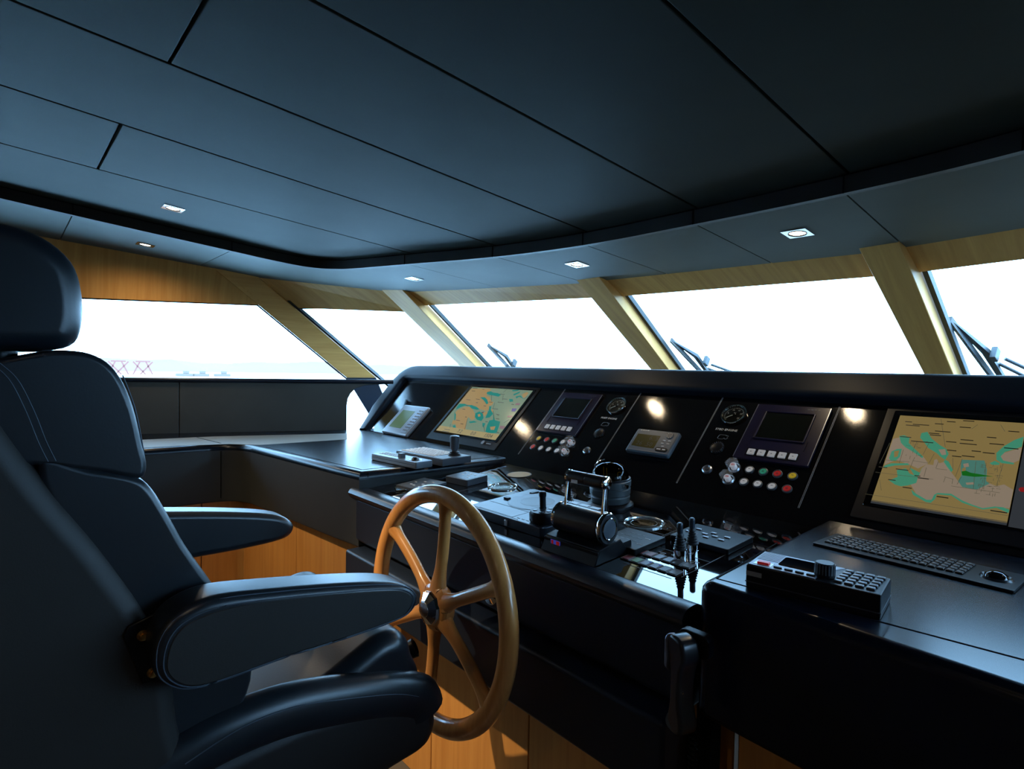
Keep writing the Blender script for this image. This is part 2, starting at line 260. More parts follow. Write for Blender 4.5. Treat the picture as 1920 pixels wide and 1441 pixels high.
# ---------------------------------------------------------------- mesh helpers
I4 = Matrix.Identity(4)
class MB:
    def __init__(s):
        s.bm = bmesh.new()
    def absorb(s, bm2, mx=None):
        me = bpy.data.meshes.new('t')
        bm2.to_mesh(me); bm2.free()
        if mx is not None: me.transform(mx)
        s.bm.from_mesh(me)
        bpy.data.meshes.remove(me)
        return s
    def box(s, c, size, r=0.0, seg=2, mx=None):
        b = bmesh.new()
        bmesh.ops.create_cube(b, size=1.0)
        for v in b.verts:
            v.co = Vector((v.co.x * size[0] + c[0], v.co.y * size[1] + c[1], v.co.z * size[2] + c[2]))
        if r > 0:
            bmesh.ops.bevel(b, geom=b.edges[:], offset=min(r, min(size) * 0.49), segments=seg, profile=0.5, affect='EDGES', clamp_overlap=True)
        return s.absorb(b, mx)
    def prism(s, poly, a, b_, r=0.0, seg=3, mx=None, both=True, flip=False):
        """polygon in local xy, pulled from z=a to z=b_; r rounds the cap rims"""
        b = bmesh.new()
        lo = [b.verts.new((p[0], p[1], a)) for p in poly]
        hi = [b.verts.new((p[0], p[1], b_)) for p in poly]
        n = len(poly)
        f0 = b.faces.new(list(reversed(lo))); f1 = b.faces.new(hi)
        for i in range(n):
            b.faces.new((lo[i], lo[(i + 1) % n], hi[(i + 1) % n], hi[i]))
        bmesh.ops.recalc_face_normals(b, faces=b.faces[:])
        if r > 0:
            es = list(f0.edges) if flip else list(f1.edges) + (list(f0.edges) if both else [])
            bmesh.ops.bevel(b, geom=es, offset=r, segments=seg, profile=0.5, affect='EDGES', clamp_overlap=True)
        return s.absorb(b, mx)
    def lathe(s, prof, seg=32, mx=None):
        """profile of (radius, height) turned round local z"""
        b = bmesh.new()
        rings = []
        for r, z in prof:
            if r < 1e-6:
                rings.append([b.verts.new((0, 0, z))])
            else:
                rings.append([b.verts.new((r * math.cos(2 * math.pi * k / seg), r * math.sin(2 * math.pi * k / seg), z)) for k in range(seg)])
        for A, B in zip(rings, rings[1:]):
            for k in range(seg):
                k2 = (k + 1) % seg
                if len(A) == 1 and len(B) == 1: continue
                if len(A) == 1: b.faces.new((A[0], B[k2], B[k]))
                elif len(B) == 1: b.faces.new((A[k], A[k2], B[0]))
                else: b.faces.new((A[k], A[k2], B[k2], B[k]))
        bmesh.ops.recalc_face_normals(b, faces=b.faces[:])
        return s.absorb(b, mx)
    def sweep(s, path, sec, up=(0, 0, 1), closed=False, mx=None, scale=None, cap=True):
        """section (a,b): a along side, b along up, carried along path"""
        b = bmesh.new()
        P = [Vector(p) for p in path]
        n = len(P)
        rings = []
        for i in range(n):
            if closed: t = P[(i + 1) % n] - P[i - 1]
            elif i == 0: t = P[1] - P[0]
            elif i == n - 1: t = P[-1] - P[-2]
            else: t = (P[i + 1] - P[i]).normalized() + (P[i] - P[i - 1]).normalized()
            t.normalize()
            u = Vector(up[i]) if isinstance(up, list) else Vector(up)
            side = t.cross(u)
            if side.length < 1e-6: side = t.orthogonal()
            side.normalize()
            u2 = side.cross(t)
            k = 1.0 if scale is None else scale[i]
            rings.append([b.verts.new(P[i] + side * q[0] * k + u2 * q[1] * k) for q in sec])
        m = len(sec)
        for i in range(n if closed else n - 1):
            A, B = rings[i], rings[(i + 1) % n]
            for j in range(m):
                b.faces.new((A[j], A[(j + 1) % m], B[(j + 1) % m], B[j]))
        if cap and not closed:
            b.faces.new(list(reversed(rings[0]))); b.faces.new(rings[-1])
        bmesh.ops.recalc_face_normals(b, faces=b.faces[:])
        return s.absorb(b, mx)
    def tube(s, path, r, seg=10, mx=None, closed=False, scale=None):
        sec = [(r * math.cos(2 * math.pi * k / seg), r * math.sin(2 * math.pi * k / seg)) for k in range(seg)]
        d = Vector(path[-1]) - Vector(path[0])
        up = (0, 0, 1) if abs(d.normalized().z if d.length > 0 else 0) < 0.9 else (0, 1, 0)
        return s.sweep(path, sec, up, closed, mx, scale)
    def hull6(s, pts):
        """solid from 8 corners: 4 of one face, 4 of the opposite one"""
        b = bmesh.new()
        v = [b.verts.new(p) for p in pts]
        for q in ((0, 1, 2, 3), (7, 6, 5, 4), (0, 4, 5, 1), (1, 5, 6, 2), (2, 6, 7, 3), (3, 7, 4, 0)):
            b.faces.new([v[i] for i in q])
        bmesh.ops.recalc_face_normals(b, faces=b.faces[:])
        return s.absorb(b)
    def bevel(s, r, seg=2, ang=30):
        es = [e for e in s.bm.edges if len(e.link_faces) == 2 and e.calc_face_angle(0) > R(ang)]
        bmesh.ops.bevel(s.bm, geom=es, offset=r, segments=seg, profile=0.5, affect='EDGES', clamp_overlap=True)
        return s
    def text(s, txt, size, mx, depth=0.0002, align='CENTER'):
        cu = bpy.data.curves.new('t', 'FONT')
        cu.body = txt; cu.size = size; cu.extrude = depth; cu.align_x = align; cu.align_y = 'CENTER'
        cu.resolution_u = 2
        ob = bpy.data.objects.new('t', cu)
        COL.objects.link(ob)
        bpy.context.view_layer.update()
        me = bpy.data.meshes.new_from_object(ob.evaluated_get(bpy.context.evaluated_depsgraph_get()))
        me.transform(mx)
        s.bm.from_mesh(me)
        bpy.data.objects.remove(ob); bpy.data.curves.remove(cu); bpy.data.meshes.remove(me)
        return s
    def mesh(s, name, m, ang=38):
        for e in s.bm.edges:
            e.smooth = not (len(e.link_faces) == 2 and e.calc_face_angle(0) > R(ang))
        me = bpy.data.meshes.new(name)
        s.bm.to_mesh(me); s.bm.free()
        sharp = [False] * len(me.edges)
        if 'sharp_edge' in me.attributes: me.attributes['sharp_edge'].data.foreach_get('value', sharp)
        for p in me.polygons:
            p.use_smooth = not all(sharp[me.loops[l].edge_index] for l in p.loop_indices)
        me.materials.append(m)
        return me

def tag(o, label=None, cat=None, group=None, kind=None):
    if label: o['label'] = label
    if cat: o['category'] = cat
    if group: o['group'] = group
    if kind: o['kind'] = kind
    return o
def thing(name, label, cat, mx=None, group=None, kind=None):
    o = bpy.data.objects.new(name, None)
    o.empty_display_size = 0.02
    COL.objects.link(o)
    o.matrix_world = mx if mx is not None else I4
    return tag(o, label, cat, group, kind)
def part(name, mb, m, parent=None, label=None, ang=38):
    o = bpy.data.objects.new(name, mb.mesh(name, m, ang))
    COL.objects.link(o)
    if parent is not None: o.parent = parent
    if label: o['label'] = label
    if any(p.use_smooth for p in o.data.polygons):       # keeps large flat faces flat beside rounded edges
        w = o.modifiers.new('flat faces', 'WEIGHTED_NORMAL')
        w.keep_sharp = True
        w.weight = 60
    return o
def copy_tree(o, parent=None):
    c = o.copy()
    COL.objects.link(c)
    if parent is not None: c.parent = parent
    for ch in list(o.children): copy_tree(ch, c)
    return c
def copy_part(o, mx):
    c = o.copy(); COL.objects.link(c); c.matrix_local = mx
    return c
def T(x, y, z=0.0): return Matrix.Translation((x, y, z))

def smooth(pts, n=6):
    """closed curve through the points"""
    out = []
    N = len(pts)
    for i in range(N):
        p0, p1, p2, p3 = [pts[(i + k) % N] for k in (-1, 0, 1, 2)]
        for j in range(n):
            t = j / n
            out.append(tuple(0.5 * (2 * p1[k] + (p2[k] - p0[k]) * t + (2 * p0[k] - 5 * p1[k] + 4 * p2[k] - p3[k]) * t * t + (3 * p1[k] - p0[k] - 3 * p2[k] + p3[k]) * t ** 3) for k in range(len(p1))))
    return out
def curve(pts, n=8):
    """open curve through the points"""
    out = []
    P = [pts[0]] + list(pts) + [pts[-1]]
    for i in range(len(pts) - 1):
        p0, p1, p2, p3 = P[i:i + 4]
        for j in range(n):
            t = j / n
            out.append(tuple(0.5 * (2 * p1[k] + (p2[k] - p0[k]) * t + (2 * p0[k] - 5 * p1[k] + 4 * p2[k] - p3[k]) * t * t + (3 * p1[k] - p0[k] - 3 * p2[k] + p3[k]) * t ** 3) for k in range(len(p1))))
    out.append(tuple(pts[-1]))
    return out
def rrect(w, h, r, n=5, cx=0.0, cy=0.0):
    out = []
    for sx, sy, a in ((1, 1, 0), (-1, 1, 90), (-1, -1, 180), (1, -1, 270)):
        for k in range(n + 1):
            t = R(a + 90 * k / n)
            out.append((cx + sx * (w / 2 - r) + r * math.cos(t), cy + sy * (h / 2 - r) + r * math.sin(t)))
    return out
def ngon(r, n, a0=0.0): return [(r * math.cos(a0 + 2 * math.pi * k / n), r * math.sin(a0 + 2 * math.pi * k / n)) for k in range(n)]
SIDE = Matrix(((0, 0, 1, 0), (1, 0, 0, 0), (0, 1, 0, 0), (0, 0, 0, 1)))   # local xy -> world yz, pulled along x

# frames of the sloping instrument panel and of the flat control panel
S44, C44 = math.sin(R(44)), math.cos(R(44))
SP, CP = math.sin(R(3.5)), math.cos(R(3.5))
def FD(u, v, h=0.0):
    p = Vector((u, 1.588 + v * C44 - h * S44, 1.0473 + v * S44 + h * C44))
    return Matrix(((1, 0, 0, p.x), (0, C44, -S44, p.y), (0, S44, C44, p.z), (0, 0, 0, 1)))
def FP(u, v, h=0.0):
    p = Vector((u, 0.932 + v * CP - h * SP, 1.0075 + v * SP + h * CP))
    return Matrix(((1, 0, 0, p.x), (0, CP, -SP, p.y), (0, SP, CP, p.z), (0, 0, 0, 1)))
TAN6 = math.tan(R(6))
def zs(y): return 1.45 + 0.54 + TAN6 * (0.923 - y)      # underside of the soffit
def zc(y): return 1.45 + 0.586 + TAN6 * (0.923 - y)      # underside of the raised ceiling
def FC(x, y, z):                                     # frame on the ceiling slope, z pointing down
    a = R(6)
    return Matrix(((1, 0, 0, x), (0, -math.cos(a), -math.sin(a), y), (0, math.sin(a), -math.cos(a), z), (0, 0, 0, 1)))

# ================================================================ THE SETTING
def structure(name, label, cat):
    return thing(name, label, cat, kind='structure')
def struct(name, mb, m, label, cat):
    return tag(part(name, mb, m), label, cat, kind='structure')
SHEAR = lambda k: Matrix(((1, 0, 0, 0), (0, 1, 0, 0), (0, -TAN6, 1, 1.45 + k + 0.923 * TAN6), (0, 0, 0, 1)))

inner = [(-3.111, -2.769), (-3.092, -0.923), (-3.081, 0.092), (-3.069, 0.462), (-3.046, 0.851), (-3.039, 1.015), (-3.011, 1.172), (-2.954, 1.260), (-2.871, 1.315),
         (-2.769, 1.355), (-2.417, 1.446), (-1.914, 1.573), (-1.462, 1.636), (-1.006, 1.641), (-0.568, 1.628), (-0.214, 1.588), (0.277, 1.477),
         (0.637, 1.375), (0.831, 1.255), (0.886, 1.061), (0.905, 0.738), (0.923, -0.923), (0.923, -2.769)]
outer = [(-4.080, -2.769), (-4.034, -0.923), (-3.978, -0.092), (-3.867, 0.305), (-3.639, 0.918), (-3.618, 1.154), (-3.415, 1.458), (-3.157, 1.726), (-3.018, 1.786), (-2.732, 1.883),
         (-1.874, 2.052), (-1.735, 2.051), (-0.690, 2.123), (-0.572, 2.109), (-0.277, 2.095), (0.738, 1.929), (0.858, 1.874), (1.246, 1.385), (1.431, 1.108), (1.551, 0.554), (1.588, -2.769)]
inner_c = curve(inner, 6)
def push(p, d=0.11):
    v = Vector((p[0] + 1.25, p[1] + 0.6)); v.normalize()
    return (p[0] + v.x * d, p[1] + v.y * d)
outer_c = curve([push(p) for p in outer], 4)

# raised ceiling: long panels with open joints under a dark deck
ceiling = structure('ceiling', 'dark teal panelled ceiling with narrow joints, sloping down towards the windscreen', 'ceiling')
lines = [(-3.341, -3.341), (-2.476, -2.374), (-1.955, -1.909), (-1.480, -1.452), (-1.026, -0.998), (-0.562, -0.559), (-0.092, -0.111), (0.388, 0.351), (1.154, 1.154)]
def lx(i, y): return lines[i][0] + (lines[i][1] - lines[i][0]) * y / 1.569
cuts = {1: [0.256], 3: [0.282], 5: [-0.55], 0: [-0.37], 6: [0.37]}
g = 0.0032
for i in range(len(lines) - 1):
    ys = [-2.8] + cuts.get(i, []) + [1.80]
    for y0, y1 in zip(ys, ys[1:]):
        poly = [(lx(i, y0) + g, y0 + g), (lx(i + 1, y0) - g, y0 + g), (lx(i + 1, y1) - g, y1 - g), (lx(i, y1) + g, y1 - g)]
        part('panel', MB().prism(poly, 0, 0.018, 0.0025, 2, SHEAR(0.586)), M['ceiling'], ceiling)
part('deck', MB().prism([(-4.2, -2.85), (1.65, -2.85), (1.65, 2.031), (-4.2, 2.031)], 0.022, 0.06, 0, mx=SHEAR(0.586)), M['void'], ceiling)

# lower soffit ring
soffit = structure('trim_1', 'lighter slate soffit ring running round the cabin above the windows', 'soffit')
scuts = [((-3.111, -2.769), (-4.154, -2.769)), ((-3.092, -0.923), (-4.135, -0.923)), ((-3.077, 0.234), (-4.024, 0.234)), ((-3.046, 0.851), (-3.784, 0.854)), ((-2.417, 1.446), (-2.381, 2.068)),
         ((-1.914, 1.573), (-1.864, 2.151)), ((-1.462, 1.636), (-1.431, 2.169)), ((-1.006, 1.641), (-0.996, 2.206)), ((-0.568, 1.628), (-0.572, 2.206)),
         ((-0.214, 1.588), (-0.092, 2.178)), ((0.637, 1.375), (0.969, 1.938)), ((0.905, 0.738), (1.661, 0.738)), ((0.923, -2.769), (1.689, -2.769))]
def near(c, p): return min(range(len(c)), key=lambda i: (c[i][0] - p[0]) ** 2 + (c[i][1] - p[1]) ** 2)
for (a, b), (c, d) in zip(scuts, scuts[1:]):
    i0, i1 = near(inner_c, a), near(inner_c, c)
    j0, j1 = near(outer_c, b), near(outer_c, d)
    q = [a] + inner_c[i0 + 1:i1] + [c] + [d] + list(reversed(outer_c[j0 + 1:j1])) + [b]
    # open the joint a little at both ends
    def pull(p, ref): 
        v = Vector((ref[0] - p[0], ref[1] - p[1])); L = max(v.length, 1e-6); v *= 0.0022 / L
        return (p[0] + v.x, p[1] + v.y)
    q[0] = pull(a, c); q[len([a] + inner_c[i0 + 1:i1])] = pull(c, a)
    k = q.index(d); q[k] = pull(d, b); q[-1] = pull(b, d)
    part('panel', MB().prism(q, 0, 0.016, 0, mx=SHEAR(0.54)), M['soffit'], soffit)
bk = inner_c + list(reversed(outer_c))
part('backing', MB().prism(bk, 0.020, 0.045, 0, mx=SHEAR(0.54)), M['void'], soffit)

# dark upright fascia between soffit and raised ceiling
fascia = structure('trim_2', 'dark upright fascia strip between the soffit ring and the raised ceiling', 'trim')
path = [(p[0], p[1], zs(p[1]) + 0.0185) for p in inner_c]
part('strip', MB().sweep(path, [(0.004, -0.022), (0.004, 0.022), (-0.02, 0.022), (-0.02, -0.022)], (0, 0, 1)), M['fascia'], fascia)
for (a, b) in scuts[2:10]:
    d = Vector((b[0] - a[0], b[1] - a[1], 0)).normalized()
    p = Vector((a[0], a[1], zs(a[1]) + 0.0185)) - d * 0.005
    part('joint', MB().box((0, 0, 0), (0.003, 0.003, 0.045), mx=T(*p)), M['void'], fascia)

# windows: corner lines from soffit to sill
def top(x, y): return Vector((x, y, zs(y)))
MUL = [
    (top(-4.034, -0.923), top(-3.978, -0.831), Vector((-4.089, -0.831, 1.3595)), Vector((-4.080, -0.738, 1.3595))),
    (top(-3.639, 0.918), top(-3.618, 1.154), Vector((-3.692, 1.763, 1.3623)), Vector((-3.692, 1.984, 1.3623))),
    (top(-3.157, 1.726), top(-3.018, 1.786), Vector((-3.304, 2.446, 1.4408)), Vector((-3.118, 2.446, 1.4389))),
    (top(-1.874, 2.052), top(-1.735, 2.051), Vector((-1.929, 2.769, 1.4371)), Vector((-1.811, 2.769, 1.4371))),
    (top(-0.690, 2.123), top(-0.572, 2.109), Vector((-0.654, 2.861, 1.4232)), Vector((-0.557, 2.861, 1.4205))),
    (top(0.738, 1.929), top(0.858, 1.874), Vector((0.969, 2.631, 1.4315)), Vector((1.108, 2.538, 1.4315))),
    (top(1.385, 1.154), top(1.431, 1.061), Vector((1.643, 1.846, 1.3669)), Vector((1.661, 1.754, 1.3669)))]
def at(a, b, t): return a + (b - a) * t
def normal(a0, a1, b0, b1):
    n = ((b0 + b1) - (a0 + a1)).cross(((a1 + b1) - (a0 + b0)))
    n.normalize()
    return n if n.dot(Vector((0, 0, 1))) > -0.05 and (n.x * ((a0.x + b0.x) / 2 + 1.25) + n.y * ((a0.y + b0.y) / 2 + 0.6)) > 0 else -n
FN = [normal(MUL[i][1], MUL[i][3], MUL[i + 1][0], MUL[i + 1][2]) for i in range(6)]
names = ['aft post of the port side window', 'broad oak post at the port front corner of the cabin', 'oak post between the two port corner windows', 'oak post behind the middle of the console, left of the widest window',
         'dark shaded oak post nearest the camera, right of the widest window', 'oak post at the starboard front corner', 'aft post of the starboard corner window']
DEP = 0.074
DP = [(0.02, 0.02), (0.02, 0.074), (0.074, 0.074), (0.074, 0.074), (0.074, 0.074), (0.074, 0.074)]     # how far the glass sits behind the posts at each end
for i, (tl, tr, bl, br) in enumerate(MUL):
    n = (FN[max(i - 1, 0)] + FN[min(i, 5)]).normalized()
    e = 1.0 if i in (1,) else 1.25
    p = [tl, tr, at(tr, br, e), at(tl, bl, e)]
    mb = MB().hull6(p + [q + n * (0.018 if i < 2 else DEP) for q in p])
    mb.bevel(0.002, 1)
    root = structure('trim_%d' % (i + 3), names[i], 'window post')
    part('post', mb, M['oakpost'] if i == 1 else M['oak'], root)
    if i == 1:
        a, b = Vector((-3.692, 1.763, 1.3623)), Vector((-3.692, 1.984, 1.3623))
        c, d = Vector((-3.747, 2.160, 1.0531)), Vector((-3.747, 1.994, 1.0531))
        part('lower_strut', MB().hull6([a, b, c, d] + [q + n * 0.06 for q in (a, b, c, d)]), M['leather'], root, 'navy leather covered strut below the sill rail')
HT = [(0.52, 0.30), (0.29, 0.27), (0.25, 0.24), (0.25, 0.25), (0.25, 0.25), (0.25, 0.25)]
LOW = [1.05, 1.62, 1.3, 1.3, 1.3, 1.4]
wn = ['long side window on the port side, running behind the chair headrest', 'slanting window between the two port corner posts', 'window in front of the chart plotter, with the smallest wiper',
      'widest front window, in the middle above the console', 'front window right of the shaded post, with the largest wiper', 'corner window on the starboard side']
for i in range(6):
    a0, a1, b0, b1 = MUL[i][1], MUL[i][3], MUL[i + 1][0], MUL[i + 1][2]
    n = FN[i]
    root = structure('window_%d' % (i + 1), wn[i], 'window')
    tA, tB = HT[i]
    d0_, d1_ = (0.004, 0.004) if i == 0 else (0.008, 0.015) if i == 1 else (0.010, 0.050)
    e0, e1 = (b0 - a0).normalized() * 0.04, (at(b0, b1, tB) - at(a0, a1, tA)).normalized() * 0.04
    up_ = Vector((0, 0, 0.01))
    q = [a0 - e0 + up_, b0 + e0 + up_, at(b0, b1, tB) + e1, at(a0, a1, tA) - e1]
    mb = MB().hull6([p + n * d for p, d in zip(q, (d0_, d0_, d1_, d1_))] + [p + n * (d + 0.02) for p, d in zip(q, (DP[i][0], DP[i][1], DP[i][1], DP[i][0]))])
    part('header_panel', mb, M['oakport'] if i == 0 else M['oak'], root, 'oak veneer strip above the glass')
    q = [at(a0, a1, tA - 0.05), at(b0, b1, tB - 0.05), at(b0, b1, LOW[i]), at(a0, a1, LOW[i])]
    part('pane', MB().hull6([p + n * d for p, d in zip(q, (DP[i][0], DP[i][1], DP[i][1], DP[i][0]))] + [p + n * (d + 0.006) for p, d in zip(q, (DP[i][0], DP[i][1], DP[i][1], DP[i][0]))]), M['glass'], root)
    # black seals beside the posts and under the header
    gk = MB()
    for (s0, s1, o0, o1), dp in zip(((a0, a1, b0, b1), (b0, b1, a0, a1)), DP[i]):
        w0 = (o0 - s0).normalized() * 0.016; w1 = (o1 - s1).normalized() * 0.016
        z0, z1 = at(s0, s1, 0.22), at(s0, s1, min(LOW[i], 1.2))
        k = [z0, z0 + w0, z1 + w1, z1]
        gk.hull6([p + n * (dp - 0.012) for p in k] + [p + n * (dp + 0.012) for p in k])
    d0 = (a1 - a0).normalized() * 0.012; d1 = (b1 - b0).normalized() * 0.012
    k = [at(a0, a1, tA), at(b0, b1, tB), at(b0, b1, tB) + d1, at(a0, a1, tA) + d0]
    gk.hull6([p + n * (d - 0.004) for p, d in zip(k, (DP[i][0], DP[i][1], DP[i][1], DP[i][0]))] + [p + n * (d + 0.012) for p, d in zip(k, (DP[i][0], DP[i][1], DP[i][1], DP[i][0]))])
    part('seal', gk, M['gasket'], root)

# port wall under the side window: leather panel, rail and sill shelf
wa, wb = Vector((-4.37, -1.5, 0)), Vector((-3.25, 1.416, 0))
pts = [Vector((-4.37, -1.51, 0)), Vector((-3.59, 0.528, 0)), Vector((-3.25, 1.416, 0)), Vector((-3.205, 1.534, 0)), Vector((-3.11, 1.782, 0))]
wdir = (pts[3] - pts[1]).normalized()
wn_ = Vector((wdir.y, -wdir.x, 0))
WF = Matrix(((wdir.x, 0, wn_.x, pts[3].x), (wdir.y, 0, wn_.y, pts[3].y), (0, 1, 0, 0), (0, 0, 0, 1)))   # x along the wall from its forward end, y up, z into the room
wall_p = structure('wall_port', 'dark slate leather panel under the long port side window', 'wall')
def wpanel(x0, x1, end=False):
    if not end: return [(x0, 1.0), (x1, 1.0), (x1, 1.345), (x0, 1.345)]
    return [(x0, 1.0), (0.0, 1.0), (0.0, 1.215), (0.006, 1.252), (0.022, 1.283), (0.05, 1.312), (0.10, 1.33), (0.27, 1.34), (0.27, 1.352), (x0, 1.352)]
part('panel', MB().prism(wpanel(-0.868, 0.0, True), -0.03, 0.0, 0.002, 1, WF, False), M['wall_leather'], wall_p)
part('panel', MB().prism(wpanel(-2.0, -0.872), -0.03, 0.0, 0.002, 1, WF, False), M['wall_leather'], wall_p)
part('panel', MB().prism(wpanel(-2.5, -2.004), -0.03, 0.0, 0.002, 1, WF, False), M['wall_leather'], wall_p)
part('backing', MB().prism([(-2.5, 1.0), (-0.05, 1.0), (-0.05, 1.33), (-2.5, 1.33)], -0.05, -0.031, 0, mx=WF), M['void'], wall_p)
sec = [(0.014 * math.cos(2 * math.pi * k / 14), 0.013 * math.sin(2 * math.pi * k / 14)) for k in range(14)]
rail = [WF @ Vector((x, 1.352, -0.004)) for x in (-2.5, -2.0, -0.9, 0.0, 0.27)]
part('sill_rail', MB().sweep(rail, sec), M['leather'], wall_p, 'rounded black rail along the sill')
shelf = [WF @ Vector((-2.5, 0, -0.02)), WF @ Vector((-0.01, 0, -0.02)), Vector((-3.71, 1.32, 0)), Vector((-3.96, 0.28, 0)), Vector((-4.09, -0.62, 0))]
part('sill_shelf', MB().prism([(p.x, p.y) for p in shelf], 1.33, 1.35, 0), M['leather'], wall_p)
lower = MB().prism([(-4.264, -2.769), (-4.117, -2.769), (-4.117, -0.831), (-4.098, 0.277), (-3.932, 1.200), (-3.997, 1.200), (-4.200, 0.277)], 0.0, 1.34, 0)
lower.prism([(-3.932, 1.200), (-3.803, 1.846), (-3.877, 1.892), (-3.997, 1.200)], 0.0, 0.80, 0)
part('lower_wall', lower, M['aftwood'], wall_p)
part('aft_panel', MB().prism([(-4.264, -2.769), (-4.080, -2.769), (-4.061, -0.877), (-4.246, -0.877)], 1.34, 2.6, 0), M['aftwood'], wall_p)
fw = [(-3.877, 1.892), (-3.803, 2.169), (-3.415, 2.677), (-1.938, 3.064), (-0.600, 3.138), (1.061, 2.861), (1.754, 1.892)]
mb = MB()
for (a, b) in zip(fw, fw[1:]):
    mb.prism([a, b, (b[0] * 1.02, b[1] + 0.1), (a[0] * 1.02, a[1] + 0.1)], 0.0, 0.80 if a[1] < 2.6 else 1.2, 0)
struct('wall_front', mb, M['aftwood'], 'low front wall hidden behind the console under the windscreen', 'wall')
ws = structure('wall_starboard', 'veneered wall on the starboard side with an added side window', 'wall')
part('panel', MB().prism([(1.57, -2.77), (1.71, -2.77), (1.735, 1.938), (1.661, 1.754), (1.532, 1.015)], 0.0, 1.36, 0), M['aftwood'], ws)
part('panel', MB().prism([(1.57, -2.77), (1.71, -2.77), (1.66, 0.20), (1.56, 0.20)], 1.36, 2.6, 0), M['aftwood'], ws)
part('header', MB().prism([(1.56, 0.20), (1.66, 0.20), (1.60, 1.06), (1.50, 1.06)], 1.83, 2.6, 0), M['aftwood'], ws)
w7 = structure('window_7', 'unseen tinted side window added on the starboard side', 'window')  # out of view; added so daylight reaches the port wall and counter
part('pane', MB().prism([(1.60, 0.20), (1.606, 0.20), (1.556, 1.06), (1.55, 1.06)], 1.36, 1.83, 0), M['tint'], w7)
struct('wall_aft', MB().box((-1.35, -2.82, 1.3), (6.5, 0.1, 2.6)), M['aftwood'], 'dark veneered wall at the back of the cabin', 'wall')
struct('floor', MB().prism([(-4.6, -3.1), (1.9, -3.1), (1.95, 2.1), (1.15, 3.2), (-0.65, 3.5), (-2.1, 3.4), (-3.7, 3.0), (-4.2, 2.1)], -0.06, 0.0, 0), M['carpet'], 'brown carpet floor of the cabin', 'floor')

# ---------------------------------------------------------------- outside
mb = MB()
b = bmesh.new(); bmesh.ops.create_circle(b, cap_ends=True, radius=2500, segments=64); mb.absorb(b, T(0, 0, -5.0))
struct('sea', mb, M['sea'], 'pale bright water outside the windows', 'water')
struct('foredeck', MB().prism([(-3.3, 3.65), (0.9, 3.65), (1.3, 3.4), (2.6, 3.0), (2.4, 8), (0.6, 15), (-1.25, 19), (-3.0, 15), (-4.6, 8), (-4.3, 5)], 0.9, 1.0, 0), M['foredeck'], 'low unseen dark foredeck added ahead of the windscreen', 'deck')  # hidden by the console; added dark to hold light off the ceiling
struct('water_1', MB().prism([(-3.6, 3.3), (-5, 8), (-30, 190), (120, 190), (190, 80), (190, -60), (60, -120), (4, -60), (2.0, -3), (2.0, 3)], -4.97, -4.96, 0), M['added_water'], 'bounce-cutting water added out of view off the starboard bow', 'water')  # unseen patch added over the sea, cuts light reaching the ceiling
def bearing(px, py, dist):
    v = c_right * ((px - 960) / 1087) + c_up * (-(py - 720.5) / 1087) - c_back
    v.normalize(); k = dist / math.hypot(v.x, v.y)
    return Vector((v.x * k, v.y * k, 1.45 + v.z * k))
mb = MB()
ridge = []
for k in range(41):
    a = R(100 + 1.6 * (k - 10) * 1.4)
    h = 2.2 + 1.0 * math.sin(k * 0.9) + 0.8 * math.sin(k * 2.3 + 1)
    ridge.append((430 * math.cos(a + R(60)), 430 * math.sin(a + R(60)), h))
for (x0, y0, h0), (x1, y1, h1) in zip(ridge, ridge[1:]):
    k = 1.12
    mb.hull6([(x0, y0, -5), (x1, y1, -5), (x1 * 1.03, y1 * 1.03, h1), (x0 * 1.03, y0 * 1.03, h0), (x0 * k, y0 * k, -5), (x1 * k, y1 * k, -5), (x1 * k, y1 * k, h1), (x0 * k, y0 * k, h0)])
struct('hills', mb, M['coast'], 'faint hazy blue coast on the horizon beyond the port window', 'coast')
for k, (px, lab) in enumerate(((222, 'faded red lattice gantry on the far quay nearer the chair'), (268, 'faded red lattice gantry on the far quay farther from the chair'))):
    p = bearing(px, 696, 330); p.z = -5
    r = thing('harbour_gantry', lab, 'gantry', T(*p), 'red gantries on the far quay')
    yaw = Matrix.Rotation(math.atan2(p.y, p.x) + math.pi / 2, 4, 'Z')
    legs = MB(); 
    for x0, x1 in ((-4, -1.2), (4, 1.2), (-1.2, 4), (1.2, -4)):
        legs.sweep([(x0, 0, 0), (x1, 0, 6.2)], [(-.35, -.35), (.35, -.35), (.35, .35), (-.35, .35)], (0, 1, 0), mx=yaw)
    part('frame', legs, M['cranered'], r)
    part('beam', MB().box((0, 0, 6.3), (6, .8, .7), mx=yaw), M['cranered'], r)
for px, lab in ((347, 'tiny pale motorboat on the water, nearest the red gantries'), (378, 'tiny pale motorboat in the middle of the row beyond the side window'), (418, 'tiny pale motorboat farthest from the red gantries')):
    p = bearing(px, 694, 300); p.z = -5
    r = thing('moored_boat', lab, 'boat', T(*p), 'boats beyond the port window')
    yaw = Matrix.Rotation(math.atan2(p.y, p.x) + math.pi / 2, 4, 'Z')
    part('hull', MB().prism([(-3.2, -1), (2.2, -1), (3.8, 0), (2.2, 1), (-3.2, 1)], 0, 1.3, 0.2, 1, yaw), M['boat'], r)
    part('cabin', MB().box((-0.4, 0, 1.9), (2.6, 1.5, 1.2), 0.2, mx=yaw), M['boat'], r)

